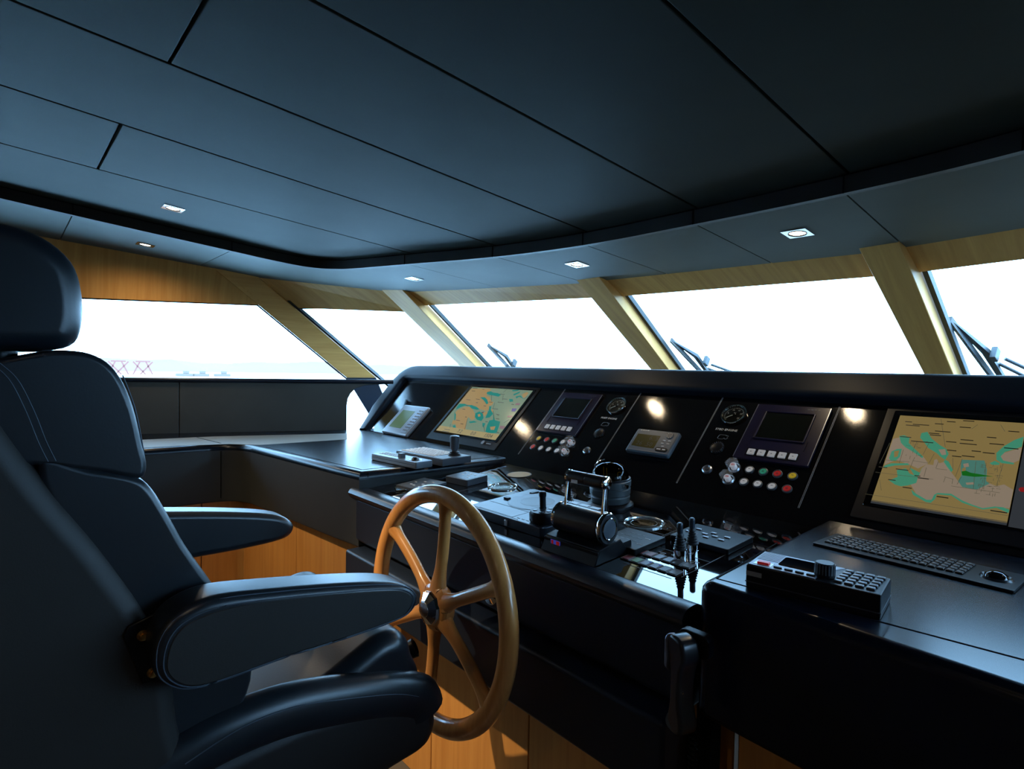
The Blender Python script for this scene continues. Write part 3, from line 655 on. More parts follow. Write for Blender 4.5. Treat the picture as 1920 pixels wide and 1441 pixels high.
# windscreen wipers lie just outside the glass
def on_glass(i, px, py, off=0.03):
    a0, a1, b0 = MUL[i][1], MUL[i][3], MUL[i + 1][0]
    n = FN[i]; v = c_right * ((px - 960) / 1087) + c_up * (-(py - 720.5) / 1087) - c_back
    o = Vector((0, 0, 1.45))
    return o + v * (((a0 + n * (DEP + off)) - o).dot(n) / v.dot(n))
WIP = [(2, (915, 646), (956, 691), (920, 650), (966, 693), (962, 686), [((968, 690), (986, 698))], 'smallest windscreen wiper, seen over the chart plotter end of the console'),
       (3, (1258, 637), (1318, 701), (1266, 641), (1330, 702), (1322, 684), [((1326, 690), (1352, 700)), ((1333, 683), (1392, 704))], 'windscreen wiper beside the oak post in the widest front window'),
       (4, (1781, 598), (1872, 722), (1790, 604), (1888, 722), (1863, 674), [((1872, 681), (1935, 712)), ((1884, 672), (1940, 698))], 'largest windscreen wiper, beside the dark shaded oak post')]
for i, a, b, c, d, k, arms, lab in WIP:
    n = FN[i]
    P = [on_glass(i, *q) for q in (a, b, c, d, k)]
    rt = thing('windscreen_wiper', lab, 'wiper', T(*P[4]), 'wipers outside the front windows')
    inv = T(*(-P[4]))
    part('blade', MB().sweep([P[0], P[1]], [(-.005, -.012), (.005, -.012), (.005, .012), (-.005, .012)], n, mx=inv), M['rubber'], rt)
    mid = at(P[2], P[3], 0.55) + n * 0.03
    part('carrier', MB().sweep([P[0], mid, P[3]], [(-.008, -.006), (.008, -.006), (.008, .006), (-.008, .006)], n, mx=inv, scale=[0.4, 1.5, 1.2]), M['wiper'], rt)
    part('bracket', MB().sweep([P[4] + n * 0.0, P[4] + n * 0.05], [(-.010, -.018), (.010, -.018), (.010, .018), (-.010, .018)], (P[1] - P[0]).normalized(), mx=inv).bevel(0.003), M['wiper'], rt)
    for (e, f) in arms:
        part('arm', MB().tube([on_glass(i, *e, 0.06), on_glass(i, *f, 0.05)], 0.007, 8, mx=inv), M['wiper'], rt)

# recessed downlights
def downlight(x, y, k, lab, group, power=5.0, spot=150, aim=None):
    z = 1.45 + k + TAN6 * (0.923 - y)
    r = thing('downlight', lab, 'downlight', FC(x, y, z), group)
    w = 0.0375
    pl = MB()
    sq, ci = [], []
    N = 40
    for j in range(N):
        a = 2 * math.pi * j / N
        c, s = math.cos(a), math.sin(a); m = max(abs(c), abs(s))
        sq.append((w * c / m, w * s / m)); ci.append((0.026 * c, 0.026 * s))
    b = bmesh.new()
    A = [b.verts.new((*p, 0.0)) for p in sq]; B = [b.verts.new((*p, 0.003)) for p in sq]; C_ = [b.verts.new((*p, 0.003)) for p in ci]; D = [b.verts.new((*p, -0.012)) for p in ci]
    for P, Q in ((A, B), (B, C_), (C_, D)):
        for j in range(N): b.faces.new((P[j], P[(j + 1) % N], Q[(j + 1) % N], Q[j]))
    bmesh.ops.recalc_face_normals(b, faces=b.faces[:])
    pl.absorb(b)
    part('plate', pl, M['chrome'], r)
    part('ring', MB().lathe([(0.0245, 0.0015), (0.0262, 0.0046), (0.0272, 0.0046), (0.0275, 0.0031)], 40), M['black'], r)
    part('lens', MB().lathe([(0.0, 0.0016), (0.020, 0.0014), (0.0243, 0.0005)], 32), M['lens'], r)
    ld = bpy.data.lights.new('downlight_beam', 'SPOT')
    ld.energy = power; ld.color = (1.0, 0.78, 0.50); ld.spot_size = R(spot); ld.spot_blend = 1.0; ld.shadow_soft_size = 0.012
    lo = bpy.data.objects.new('downlight_beam', ld); COL.objects.link(lo)
    lo.parent = r; lo.matrix_local = T(0, 0, 0.012) @ Matrix.Rotation(math.pi, 4, 'X')
    if aim:      # swivelled towards the cabinets
        d = r.matrix_world.to_3x3().inverted() @ (Vector(aim) - r.matrix_world.translation)
        lo.matrix_local = T(0, 0, 0.012) @ d.to_track_quat('-Z', 'Y').to_matrix().to_4x4()
    return r
G = 'square chrome downlights'
downlight(-0.786, 1.879, 0.54, 'square chrome downlight in the soffit above the widest window, nearest the camera', G)
downlight(-1.677, 1.838, 0.54, 'square chrome downlight in the soffit above the oak post at mid console', G)
downlight(-2.667, 1.651, 0.54, 'square chrome downlight in the soffit at the forward port corner, smallest in view', G)
downlight(-3.386, 0.545, 0.54, 'glowing warm downlight in the soffit over the port side window', G, power=15, spot=168)
downlight(-2.715, 0.534, 0.586, 'square chrome downlight in the raised ceiling near the port fascia', G)
downlight(-2.261, -0.125, 0.586, 'unseen chrome downlight added in the raised ceiling over the port side of the chair', G, power=75, spot=62, aim=(-2.25, 0.95, 0.5))  # out of view; added to brighten the wing cabinet doors
downlight(-1.75, -0.135, 0.586, 'square chrome downlight in the raised ceiling just behind the chair', G, power=170, spot=36, aim=(-1.46, 1.1, 0.18))
downlight(-0.323, -0.111, 0.586, 'unseen chrome downlight added in the raised ceiling over the camera', G, power=5, spot=95)  # lamp outside the view, added for extra light
downlight(-2.400, -1.569, 0.586, 'unseen chrome downlight added in the raised ceiling at the back, port side', G, power=25, spot=165)  # unseen lamp, added for warm light from the back of the cabin
downlight(-0.185, -1.569, 0.586, 'unseen chrome downlight added in the raised ceiling at the back, starboard side', G, power=20, spot=165)  # second unseen lamp added for warm light from behind
downlight(0.369, 1.800, 0.54, 'square chrome downlight in the soffit over the starboard end of the console', G)
# ================================================================ CONSOLE AND COUNTERS
def wpart(name, mb, m, root, parent=None, label=None, ang=38):
    """a part whose mesh was built in world coordinates"""
    me_inv = root.matrix_world.inverted()
    o = part(name, mb, m, parent or root, label, ang)
    o.data.transform(me_inv)
    return o

console = thing('helm_console', 'wide black helm console with a sloping instrument panel under a rounded leather hood', 'console', T(-1.21, 1.2, 0))
XL, XR = -3.078, 0.66
# sloping instrument face
face = [(-3.02, 0.034), (-1.91, 0.034), (-1.91, 0.0), (-0.57, 0.0), (-0.57, 0.034), (XR, 0.034), (XR, 0.50), (-3.16, 0.50), (-3.135, 0.16), (-3.078, 0.082)]
wpart('instrument_panel', MB().prism(face, -0.02, 0.0, 0, mx=FD(0, 0)), M['carbon'], console)
# hood
hp = [(-3.128, 0.025), (-3.142, 0.10), (-3.165, 0.20), (-3.212, 0.42)]
hp = curve(hp, 4)[:-1] + curve([(-3.212, 0.42), (-3.198, 0.475), (-3.155, 0.502), (-3.09, 0.507)], 5)[:-1] + [(-3.09, 0.507), (-2.5, 0.507), (-1.2, 0.507), (0.62, 0.507)]
sec = []
for k in range(20):
    a = 2 * math.pi * k / 20
    ca, sa = math.cos(a), math.sin(a)
    sec.append((0.060 * abs(ca) ** 0.45 * (1 if ca > 0 else -1), 0.036 * abs(sa) ** 0.55 * (1 if sa > 0 else -1)))
sc = [0.55, 0.58, 0.62, 0.66, 0.70, 0.74, 0.78, 0.85] + [0.95] * 100
wpart('hood', MB().sweep([(p[0], p[1], 0.0) for p in hp], sec, (0, 0, 1), mx=FD(0, 0), scale=[sc[min(i, 60)] if i < 12 else 0.95 for i in range(len(hp))]), M['hood'], console)
# thin separator lines on the panel
for u, v0, v1 in ((-1.797, 0.058, 0.447), (-1.386, 0.07, 0.448), (-1.037, 0.06, 0.448), (-0.654, 0.052, 0.436)):
    sp = MB()
    for d in (-0.0016, 0.0016):
        sp.box((u + d, (v0 + v1) / 2, 0.0004), (0.0010, v1 - v0, 0.0008))
    sp.bm.transform(FD(0, 0))
    wpart('separator_line', sp, M['markgrey'], console)
# flat glossy control panel and its padded nose
wpart('control_panel', MB().prism([(-1.935, 0.055), (-0.56, 0.055), (-0.56, 0.668), (-1.935, 0.668)], -0.02, 0.0, 0, mx=FP(0, 0)), M['gloss'], console)
nose = [(0.053, -0.02), (0.053, 0.0004), (0.047, 0.0016), (0.040, 0.0024), (0.032, 0.0026), (0.024, 0.0022), (0.015, 0.0006), (0.007, -0.004), (0.0, -0.014), (0.001, -0.022), (0.006, -0.030), (0.018, -0.040), (0.030, -0.06), (0.05, -0.06)]
nm = MB().sweep([FP(x, 0, 0) @ Vector((0, 0, 0)) for x in (-1.932, -1.2, -0.574)], [(-p[0], p[1]) for p in nose], (0, -SP, CP))
wpart('nose', nm, M['nose'], console)
wpart('side_filler', MB().box((-0.59, 1.04, 0.5), (0.06, 0.04, 1.0)), M['void'], console)
wpart('upper_front', MB().box((-1.2475, 0.975, 0.90), (1.370, 0.05, 0.155), 0.012, 3), M['leather'], console)
wpart('recess', MB().box((-1.24, 1.03, 0.82), (1.30, 0.06, 0.10)), M['oakf'], console, None, 'oak strip in the shadow gap')
wpart('lower_front', MB().box((-1.235, 0.945, 0.731), (1.298, 0.09, 0.152), 0.010, 3), M['leather'], console)
gr = MB()
for (u, v0, v1) in ((-0.836, 0.12, 0.415), (-0.842, 0.12, 0.415), (-0.664, 0.14, 0.40), (-1.365, 0.09, 0.40), (-1.60, 0.08, 0.33)):
    gr.box((u, (v0 + v1) / 2, 0.0003), (0.0012, v1 - v0, 0.0006))
for (v, u0, u1) in ((0.412, -0.836, -0.664), (0.12, -0.80, -0.675), (0.258, -0.836, -0.664), (0.40, -1.365, -1.13), (0.345, -1.0, -0.845), (0.115, -1.36, -1.02)):
    gr.box(((u0 + u1) / 2, v, 0.0003), (u1 - u0, 0.0012, 0.0006))
gr.bm.transform(FP(0, 0))
wpart('panel_joints', gr, M['groove'], console)
tx = MB()
for (u, v, w) in ((-0.775, 0.235, 0.02), (-0.745, 0.238, 0.014), (-0.728, 0.236, 0.008), (-0.69, 0.238, 0.02), (-0.77, 0.228, 0.012), (-0.695, 0.230, 0.012)):
    tx.box((u, v, 0.0002), (w, 0.0022, 0.0004))
tx.bm.transform(FP(0, 0))
wpart('panel_marks', tx, M['markgrey'], console)

# oak cabinets under the console
def cabinet(name, lab, p0, p1, z0, z1, seams, depth=0.02):
    a, b = Vector((*p0, 0)), Vector((*p1, 0))
    d = (b - a).normalized(); L = (b - a).length
    F = Matrix(((d.x, 0, d.y, a.x), (d.y, 0, -d.x, a.y), (0, 1, 0, z0), (0, 0, 0, 1)))
    r = thing(name, lab, 'cabinet', F, 'oak cabinets under the counters')
    xs = [0] + seams + [L]
    for x0, x1 in zip(xs, xs[1:]):
        part('door', MB().box(((x0 + x1) / 2, (z1 - z0) / 2, -depth / 2), (x1 - x0 - 0.004, z1 - z0, depth), 0.0015, 1), M['oakf'], r)
    part('carcass', MB().box((L / 2, (z1 - z0) / 2, -depth - 0.03), (L, z1 - z0, 0.055)), M['void'], r)
    return r
cabinet('oak_cabinet', 'oak cabinet doors behind the steering wheel, lit by a warm pool of light', (-2.11, 1.10), (-0.55, 1.10), 0.0, 0.86, [0.48, 0.962, 1.44])
cabinet('oak_cabinet', 'oak cabinet doors between the chair armrest and the console, under the wing counter', (-2.93, 0.877), (-1.93, 0.985), 0.0, 0.797, [0.02, 0.52])
cabinet('oak_cabinet', 'oak cabinet doors under the long port side counter, mostly behind the chair', (-2.985, -1.4), (-2.955, 0.90), 0.0, 0.797, [0.7, 1.4, 2.1])
cabinet('oak_cabinet', 'oak cabinet under the starboard desk at the bottom edge of the view', (-0.52, 1.05), (0.75, 1.05), 0.0, 0.813, [0.42, 0.85])

# wing counter: port run plus the raised block left of the control panel
wing = thing('wing_counter', 'satin navy counter wrapping from the port window to the left end of the console', 'counter', T(-2.6, 0.95, 0))
wpoly = [(-1.885, 0.952)] + [(-2.05, 0.932), (-2.50, 0.889), (-2.77, 0.862)] + curve([(-2.77, 0.862), (-2.845, 0.838), (-2.895, 0.79), (-2.915, 0.72)], 4)[1:] + [(-2.918, 0.60), (-2.93, 0.3), (-2.95, -1.5),
         (-4.05, -1.5), (-4.05, -0.72), (-3.575, 0.528), (-3.235, 1.416), (-3.19, 1.545), (-3.19, 2.05), (-3.09, 2.05), (-3.09, 1.625), (-1.84, 1.625)]
wpart('worktop', MB().prism(wpoly, 1.042, 1.07, 0.022, 4, both=False), M['counter'], wing)
wpart('fascia', MB().prism(wpoly, 0.80, 1.042, 0.010, 2, both=False, flip=True), M['wingface'], wing)
jt = MB()
inn = [(-1.93, 0.985), (-2.20, 0.957), (-2.50, 0.925), (-2.70, 0.905)]
wpart('topstrip', MB().prism([(-2.975, 0.30), (-2.955, 0.60), (-2.90, 0.80), (-2.79, 0.905), (-2.765, 1.326), (-3.005, 1.44), (-3.235, 0.82), (-3.28, 0.48), (-3.40, -1.4), (-2.99, -1.4)], 1.069, 1.0706, 0), M['topstrip'], wing, None, 'pale grey strip along the counter')  # strip in a paler grey than the worktop
jt.sweep([(p[0], p[1], 1.0703) for p in inn], [(-0.0012, -0.0006), (0.0012, -0.0006), (0.0012, 0.0006), (-0.0012, 0.0006)])
jt.sweep([(-1.93, 0.988, 1.0703), (-1.885, 1.60, 1.0703)], [(-0.0012, -0.0006), (0.0012, -0.0006), (0.0012, 0.0006), (-0.0012, 0.0006)])
wpart('joint_line', jt, M['void'], wing)
jt = MB().sweep([(-2.93, 0.775, 1.0712), (-3.225, 0.74, 1.0712)], [(-0.004, -0.001), (0.004, -0.001), (0.004, 0.001), (-0.004, 0.001)])
wpart('metal_joint', jt, M['chrome'], wing, None, 'bright metal strip across the counter')
jt = MB().box((-2.9035, 0.768, 0.93), (0.004, 0.003, 0.22))
jt.box((-1.8845, 0.985, 0.945), (0.003, 0.002, 0.24))
wpart('front_joint', jt, M['void'], wing)

# starboard desk block
desk = thing('starboard_desk', 'raised navy desk with a rounded padded edge in the lower right corner', 'desk', T(0.1, 1.2, 0))
dpoly = [(-0.556, 0.975), (-0.553, 0.962), (-0.546, 0.954), (-0.533, 0.950), (-0.107, 0.932), (0.80, 0.925), (0.80, 1.625), (-0.583, 1.625)]
wpart('worktop', MB().prism(dpoly, 0.818, 1.07, 0.020, 4), M['counter'], desk)
jt = MB().sweep([(-0.566, 1.30, 1.0703), (-0.537, 0.985, 1.0703), (-0.115, 1.030, 1.0703), (0.80, 1.09, 1.0703)], [(-0.0012, -0.0006), (0.0012, -0.0006), (0.0012, 0.0006), (-0.0012, 0.0006)])
wpart('joint_line', jt, M['void'], desk)

# ================================================================ ON THE INSTRUMENT PANEL
# chart screens
def bars(mb, lst, h, z):
    for x, y, w in lst:
        mb.box((x + w / 2, y - w * 0.02, z), (w, h, 0.0002))
    return mb
def segs(mb, lst, w, z):
    for (a, b) in lst:
        mb.sweep([(a[0], a[1], z), (b[0], b[1], z)], [(-w, -.0001), (w, -.0001), (w, .0001), (-w, .0001)])
    return mb
def polys(lst, z, clip):
    mb = MB()
    for p in lst:
        q = [(max(clip[0], min(clip[1], x)), max(clip[2], min(clip[3], y))) for x, y in p]
        mb.prism(q, z - 0.0003, z, 0)
    return mb
scr = thing('chart_plotter_screen', 'chart screen with a tan and green coastal map, above the joystick keyboard', 'screen', FD(-2.219, 0.262), 'large chart screens')
part('frame', MB().prism(rrect(0.545, 0.392, 0.006, 3, 0, -0.013), 0.0, 0.004, 0.002, 2), M['black'], scr)
part('bezel', MB().prism(rrect(0.505, 0.335, 0.004, 2), 0.004, 0.0055, 0.001, 1), M['gloss'], scr)
disp = part('display', MB().box((0, 0.002, 0.0056), (0.468, 0.314, 0.0012)), CH['w_sea'], scr)
cl = (-0.234, 0.234, -0.155, 0.159)
part('land', polys(CHART_WEST['land'], 0.0066, cl), CH['w_land'], disp)
part('deep_water', polys(CHART_WEST['teal'], 0.0069, cl), CH['w_teal'], disp)
part('islets', polys(CHART_WEST['hole'], 0.0072, cl), CH['w_land'], disp)
part('zones', polys(CHART_WEST['purple'], 0.0072, cl), CH['w_purple'], disp)
part('zone', polys(CHART_WEST['blue'], 0.0072, cl), CH['w_blue'], disp)
part('data_strip', MB().box((0, -0.139, 0.0068), (0.468, 0.033, 0.0010)), CH['w_bar'], disp)
ink = bars(MB(), [(x, y, w * 0.7) for x, y, w in CHART_WEST['names']], 0.0026, 0.0073)
for s, u in (('7.2', -0.048), ('0.0', 0.058), ('1504', 0.17)): ink.text(s, 0.030, T(u, -0.140, 0.0074), 0.0001)
ink.prism([(p[0], p[1]) for p in CHART_WEST['boat'][0]], 0.0072, 0.0075)
segs(ink, CHART_WEST['lines'], 0.0008, 0.0072)
part('lettering', ink, CH['ink'], disp)
lg = MB().lathe([(0, 0.0066), (0.0095, 0.0066), (0.0105, 0.0056)], 20, T(0.165, -0.178, 0))
for k in range(3): lg.box((0.198 + k * 0.011, -0.181, 0.006), (0.008, 0.005, 0.0012))
part('badge', lg, M['silver'], scr)

scr = thing('chart_plotter_screen', 'chart screen with an ochre sea map of many place names, at the far right edge', 'screen', FD(-0.255, 0.262), 'large chart screens')
part('frame', MB().prism(rrect(0.545, 0.392, 0.006, 3, 0, -0.013), 0.0, 0.004, 0.002, 2), M['black'], scr)
part('bezel', MB().prism(rrect(0.505, 0.335, 0.004, 2), 0.004, 0.0055, 0.001, 1), M['gloss'], scr)
disp = part('display', MB().box((-0.103, -0.002, 0.0056), (0.266, 0.302, 0.0012)), CH['e_land'], scr)
part('status_strip', MB().box((-0.103, -0.1535, 0.0056), (0.266, 0.010, 0.0012)), CH['e_bar'], scr)
part('sidebar', MB().box((0.133, -0.006, 0.0056), (0.20, 0.310, 0.0012)), CH['e_bar'], scr)
part('record_button', MB().lathe([(0, 0.0075), (0.006, 0.0075), (0.007, 0.006)], 16, T(0.045, -0.055, 0)), M['red'], scr)
cl = (-0.234, 0.0295, -0.1525, 0.148)
part('open_sea', polys(CHART_EAST['sea'], 0.0066, cl), CH['e_sea'], disp)
part('shallows', polys(CHART_EAST['teal'], 0.0069, cl), CH['e_teal'], disp)
part('dense_survey', polys(CHART_EAST['deep'], 0.0069, cl), CH['e_deep'], disp)
part('lagoons', polys(CHART_EAST['hole'], 0.0072, cl), CH['e_sea'], disp)
part('islands', polys(CHART_EAST['land'], 0.0072, cl), CH['e_land'], disp)
part('track', polys(CHART_EAST['green'], 0.0075, cl), CH['e_green'], disp)
ink = bars(MB(), [(x, y, min(w, 0.028 - x)) for x, y, w in CHART_EAST['names'] if x < 0.02], 0.0026, 0.0074)
part('place_names', ink, CH['ink'], disp)
gl = segs(MB(), CHART_EAST['lines'], 0.0004, 0.0073)
rnd = random.Random(3)
for k in range(70):   # the dense survey net over the archipelago and the western islands
    x, y = rnd.uniform(-0.035, 0.005), rnd.uniform(-0.085, 0.005)
    if k % 3 == 0: x, y = rnd.uniform(-0.195, -0.155), rnd.uniform(0.0, 0.065)
    l = rnd.uniform(0.004, 0.012)
    gl.box((x, y, 0.0073), (l, 0.0007, 0.0002) if k % 2 else (0.0007, l, 0.0002))
part('survey_lines', gl, CH['e_line'], disp)

# fish finder on the far left
ff = thing('depth_display', 'silver depth display with a plain green screen at the left end of the panel', 'display', FD(-2.772, 0.134))
part('case', MB().prism(rrect(0.262, 0.212, 0.012, 4), 0.0, 0.022, 0.008, 3), M['silver'], ff)
part('lcd', MB().box((-0.032, 0.0, 0.0215), (0.125, 0.128, 0.003), 0.001, 1), M['lcd_green'], ff)
kp = part('keypad', MB().prism(rrect(0.058, 0.175, 0.006, 3, 0.086, -0.002), 0.021, 0.0235, 0.001, 1), M['steel'], ff)
k0 = part('key', MB().prism(rrect(0.010, 0.010, 0.003, 2), 0, 0.0025, 0.001, 1), M['markgrey'], kp); k0.matrix_local = T(0.07, 0.07, 0.0235)
for r_ in range(8):
    for c_ in range(3):
        if (r_, c_) != (0, 0): copy_part(k0, T(0.07 + 0.016 * c_, 0.07 - 0.02 * r_, 0.0235))

# autopilot display in the middle
ap = thing('autopilot_display', 'blue grey autopilot display with a dark olive screen in the middle of the panel', 'display', FD(-1.195, 0.200))
part('case', MB().prism(rrect(0.178, 0.108, 0.008, 4), 0.0, 0.020, 0.006, 3), M['bluegrey'], ap)
lcd = part('lcd', MB().box((-0.026, -0.001, 0.0195), (0.096, 0.058, 0.002), 0.0005, 1), M['lcd_olive'], ap)
dg = MB()
dg.text('6.', 0.026, T(-0.008, 0.013, 0.0207), 0.0001).text('3', 0.026, T(0.014, 0.012, 0.0207), 0.0001).text('26', 0.026, T(-0.046, -0.015, 0.0207), 0.0001).text('.50', 0.026, T(-0.006, -0.016, 0.0207), 0.0001)
part('digits', dg, CH['ink'], lcd)
bar = MB()
for k, w in enumerate((0.006, 0.009, 0.006, 0.008)): bar.box((-0.068 + k * 0.0095, 0.046, 0.0202), (w, 0.0035, 0.0006))
part('maker_mark', bar, M['white'], ap)
part('ridge', MB().box((0, -0.047, 0.019), (0.165, 0.004, 0.004), 0.0015, 2), M['bluegrey'], ap)
pad = part('cursor_pad', MB().lathe([(0, 0.0225), (0.0125, 0.0225), (0.0145, 0.0195)], 24, T(0.057, 0.033, 0)), M['grey'], ap)
mk = MB()
for k in range(8):
    a = k * math.pi / 4; mk.box((0.057 + 0.0105 * math.cos(a), 0.033 + 0.0105 * math.sin(a), 0.0226), (0.0022, 0.0022, 0.0006))
part('arrows', mk, M['white'], pad)
k0 = part('key', MB().box((0, 0, 0), (0.011, 0.0045, 0.002), 0.0008, 1), M['white'], ap); k0.matrix_local = T(0.045, 0.010, 0.0205)
for x, y in ((0.067, 0.010), (0.044, -0.003), (0.066, -0.003), (0.052, -0.016)): copy_part(k0, T(x, y, 0.0205))
ov = part('standby_key', MB().prism(rrect(0.048, 0.016, 0.0078, 6, 0.053, -0.031), 0.019, 0.0225, 0.001, 2), M['black'], ap)
mk = MB().box((0.044, -0.031, 0.0226), (0.016, 0.004, 0.0006)).box((0.064, -0.031, 0.0226), (0.012, 0.004, 0.0006))
part('mark', mk, M['white'], ov)

# engine groups: mirrored about the middle
def engine(side, u_disp, u_g, word):
    s = side
    near_ = 'port engine group' if s < 0 else 'starboard engine group'
    d = thing('engine_display', 'dark blue engine display with five white keys, in the %s' % near_, 'display', FD(u_disp, 0.304), 'engine displays')
    part('bezel', MB().prism(rrect(0.226, 0.232, 0.004, 2), 0.0, 0.010, 0.003, 2), M['navybezel'], d)
    part('edge_strip', MB().box((-0.112, 0, 0.0096), (0.002, 0.226, 0.002)).box((0.112, 0, 0.0096), (0.002, 0.226, 0.002)), M['steel'], d, 'bright edge strips')
    rim = MB()
    for (w, h, x, y) in ((0.150, 0.006, 0, 0.083), (0.150, 0.006, 0, -0.032), (0.006, 0.115, -0.075, 0.025), (0.006, 0.115, 0.075, 0.025)):
        rim.box((x, y, 0.011), (w, h, 0.006), 0.002, 2)
    for sx in (-1, 1): rim.box((sx * 0.085, -0.045, 0.0105), (0.003, 0.035, 0.003), mx=None)
    part('screen_rim', rim, M['navybezel'], d)
    part('screen', MB().box((0, 0.025, 0.0103), (0.144, 0.109, 0.001)), M['screen_off'], d)
    lg_ = MB()
    for k in range(4): lg_.box((0.05 + k * 0.010, 0.103, 0.0101), (0.007, 0.004, 0.0006))
    part('maker_mark', lg_, M['grey'], d)
    k0 = part('key', MB().box((0, 0, 0.002), (0.022, 0.022, 0.005), 0.0015, 2), M['whitekey'], d); k0.matrix_local = T(-0.062, -0.089, 0.010)
    dots = part('key_mark', MB().box((0, 0, 0.0046), (0.004, 0.0022, 0.0003)), M['grey'], k0)
    for k in range(1, 5):
        c = copy_part(k0, T(-0.062 + k * 0.0315, -0.089, 0.010)); e = dots.copy(); COL.objects.link(e); e.parent = c
    part('well', MB().box((0, -0.089, 0.0102), (0.158, 0.030, 0.0008)), M['black'], d)
    # pressure gauge
    q = thing('pressure_gauge', 'round chrome rimmed pressure gauge with a white needle, in the %s' % near_, 'gauge', FD(u_g, 0.368), 'engine gauges')
    part('rim', MB().lathe([(0.0385, 0.003), (0.0395, 0.010), (0.0425, 0.010), (0.0435, 0.006), (0.0435, 0.0)], 48), M['chrome'], q)
    dial = part('dial', MB().lathe([(0, 0.003), (0.039, 0.003), (0.039, 0.0005), (0, 0.0005)], 48), M['black'], q)
    mk = MB()
    for k in range(29):
        a = R(225 - 270 * k / 28); L = 0.006 if k % 7 == 0 else 0.0035
        mk.box((0.0335 - L / 2, 0, 0), (L, 0.0011, 0.0004), mx=T(0, 0, 0.0033) @ Matrix.Rotation(a, 4, 'Z'))
    for k, s_ in enumerate(('0', '5', '10', '15', '20', '25')):
        a = R(215 - 250 * k / 5); mk.text(s_, 0.0085, T(0.0235 * math.cos(a), 0.0235 * math.sin(a), 0.0033), 0.0001)
    mk.text('bar', 0.006, T(0, 0.010, 0.0033), 0.0001)
    part('scale', mk, M['white'], dial)
    part('needle', MB().prism([(-0.006, -0.0016), (0.028, -0.0007), (0.028, 0.0007), (-0.006, 0.0016)], 0.0045, 0.0055, 0, mx=Matrix.Rotation(R(215), 4, 'Z')), M['white'], q)
    part('hub', MB().lathe([(0, 0.0065), (0.004, 0.0065), (0.005, 0.004)], 16), M['black'], q)
    part('glass', MB().lathe([(0, 0.0085), (0.039, 0.0085), (0.039, 0.0078), (0, 0.0078)], 40), M['clear'], q)
    # lettering and engine sign printed on the panel
    pl = MB().text(word, 0.0125, FD(u_g - 0.002, 0.302, 0.0003), 0.0002)
    wpart('lettering', pl, M['white'], console, None, 'white printed words %s' % word)
    sg = [(-0.016, 0.006), (-0.012, 0.009), (0.008, 0.009), (0.008, 0.006), (0.014, 0.008), (0.017, 0.004), (0.013, 0.001), (0.017, -0.003), (0.013, -0.007), (0.008, -0.008), (0.006, -0.004), (0.0, -0.009), (-0.012, -0.009), (-0.018, -0.006)]
    wpart('engine_sign', MB().tube([(x, y, 0.0004) for x, y in sg], 0.0006, 5, FD(u_g, 0.270), closed=True), M['markgrey'], console)
    # alarm buzzer
    z = thing('alarm_buzzer', 'round black slotted alarm buzzer below the lettering %s' % word, 'buzzer', FD(u_g, 0.221), 'alarm buzzers')
    part('body', MB().lathe([(0, 0.009), (0.012, 0.009), (0.019, 0.007), (0.022, 0.002), (0.023, 0.0)], 32), M['black'], z)
    sl = MB()
    for k in range(22):
        a = 2 * math.pi * k / 22; sl.box((0.0205, 0, 0.0055), (0.005, 0.0016, 0.004), mx=Matrix.Rotation(a, 4, 'Z'))
    part('slots', sl, M['grey'], z)
    # key switch
    i_ = thing('key_switch', 'small round chrome key switch at the inner corner of the %s' % near_, 'switch', FD(u_g + 0.004 * s, 0.130), 'engine key switches')
    part('collar', MB().lathe([(0.0, 0.005), (0.010, 0.005), (0.0125, 0.008), (0.0155, 0.006), (0.0165, 0.0)], 28), M['steel'], i_)
    part('barrel', MB().lathe([(0, 0.008), (0.006, 0.008), (0.007, 0.004)], 20), M['grey'], i_)
    part('slot', MB().box((0, 0, 0.0081), (0.0014, 0.008, 0.0006)), M['black'], i_)
    # lit push buttons, two rows
    dd = -1 if s < 0 else 1
    rows = [('upper', 0.1535, [('yellow', 'yellow', '-'), ('red', 'red', 'o'), ('green', 'green', '='), ('lampwhite', 'white', '+'), (None, 'guarded', '')]),
            ('lower', 0.1065, [('red', 'red', 'o'), ('lampwhite', 'white', '-'), ('lampwhite', 'white', '-'), ('lampwhite', 'white', '+'), (None, 'guarded', '')])]
    place = ['outermost', 'second from the outer end', 'third from the outer end', 'beside the guarded button', '']
    xs = [-1.743, -1.696, -1.650, -1.604, -1.560] if s < 0 else [-0.702, -0.745, -0.787, -0.829, -0.878]
    eng = 'port' if s < 0 else 'starboard'
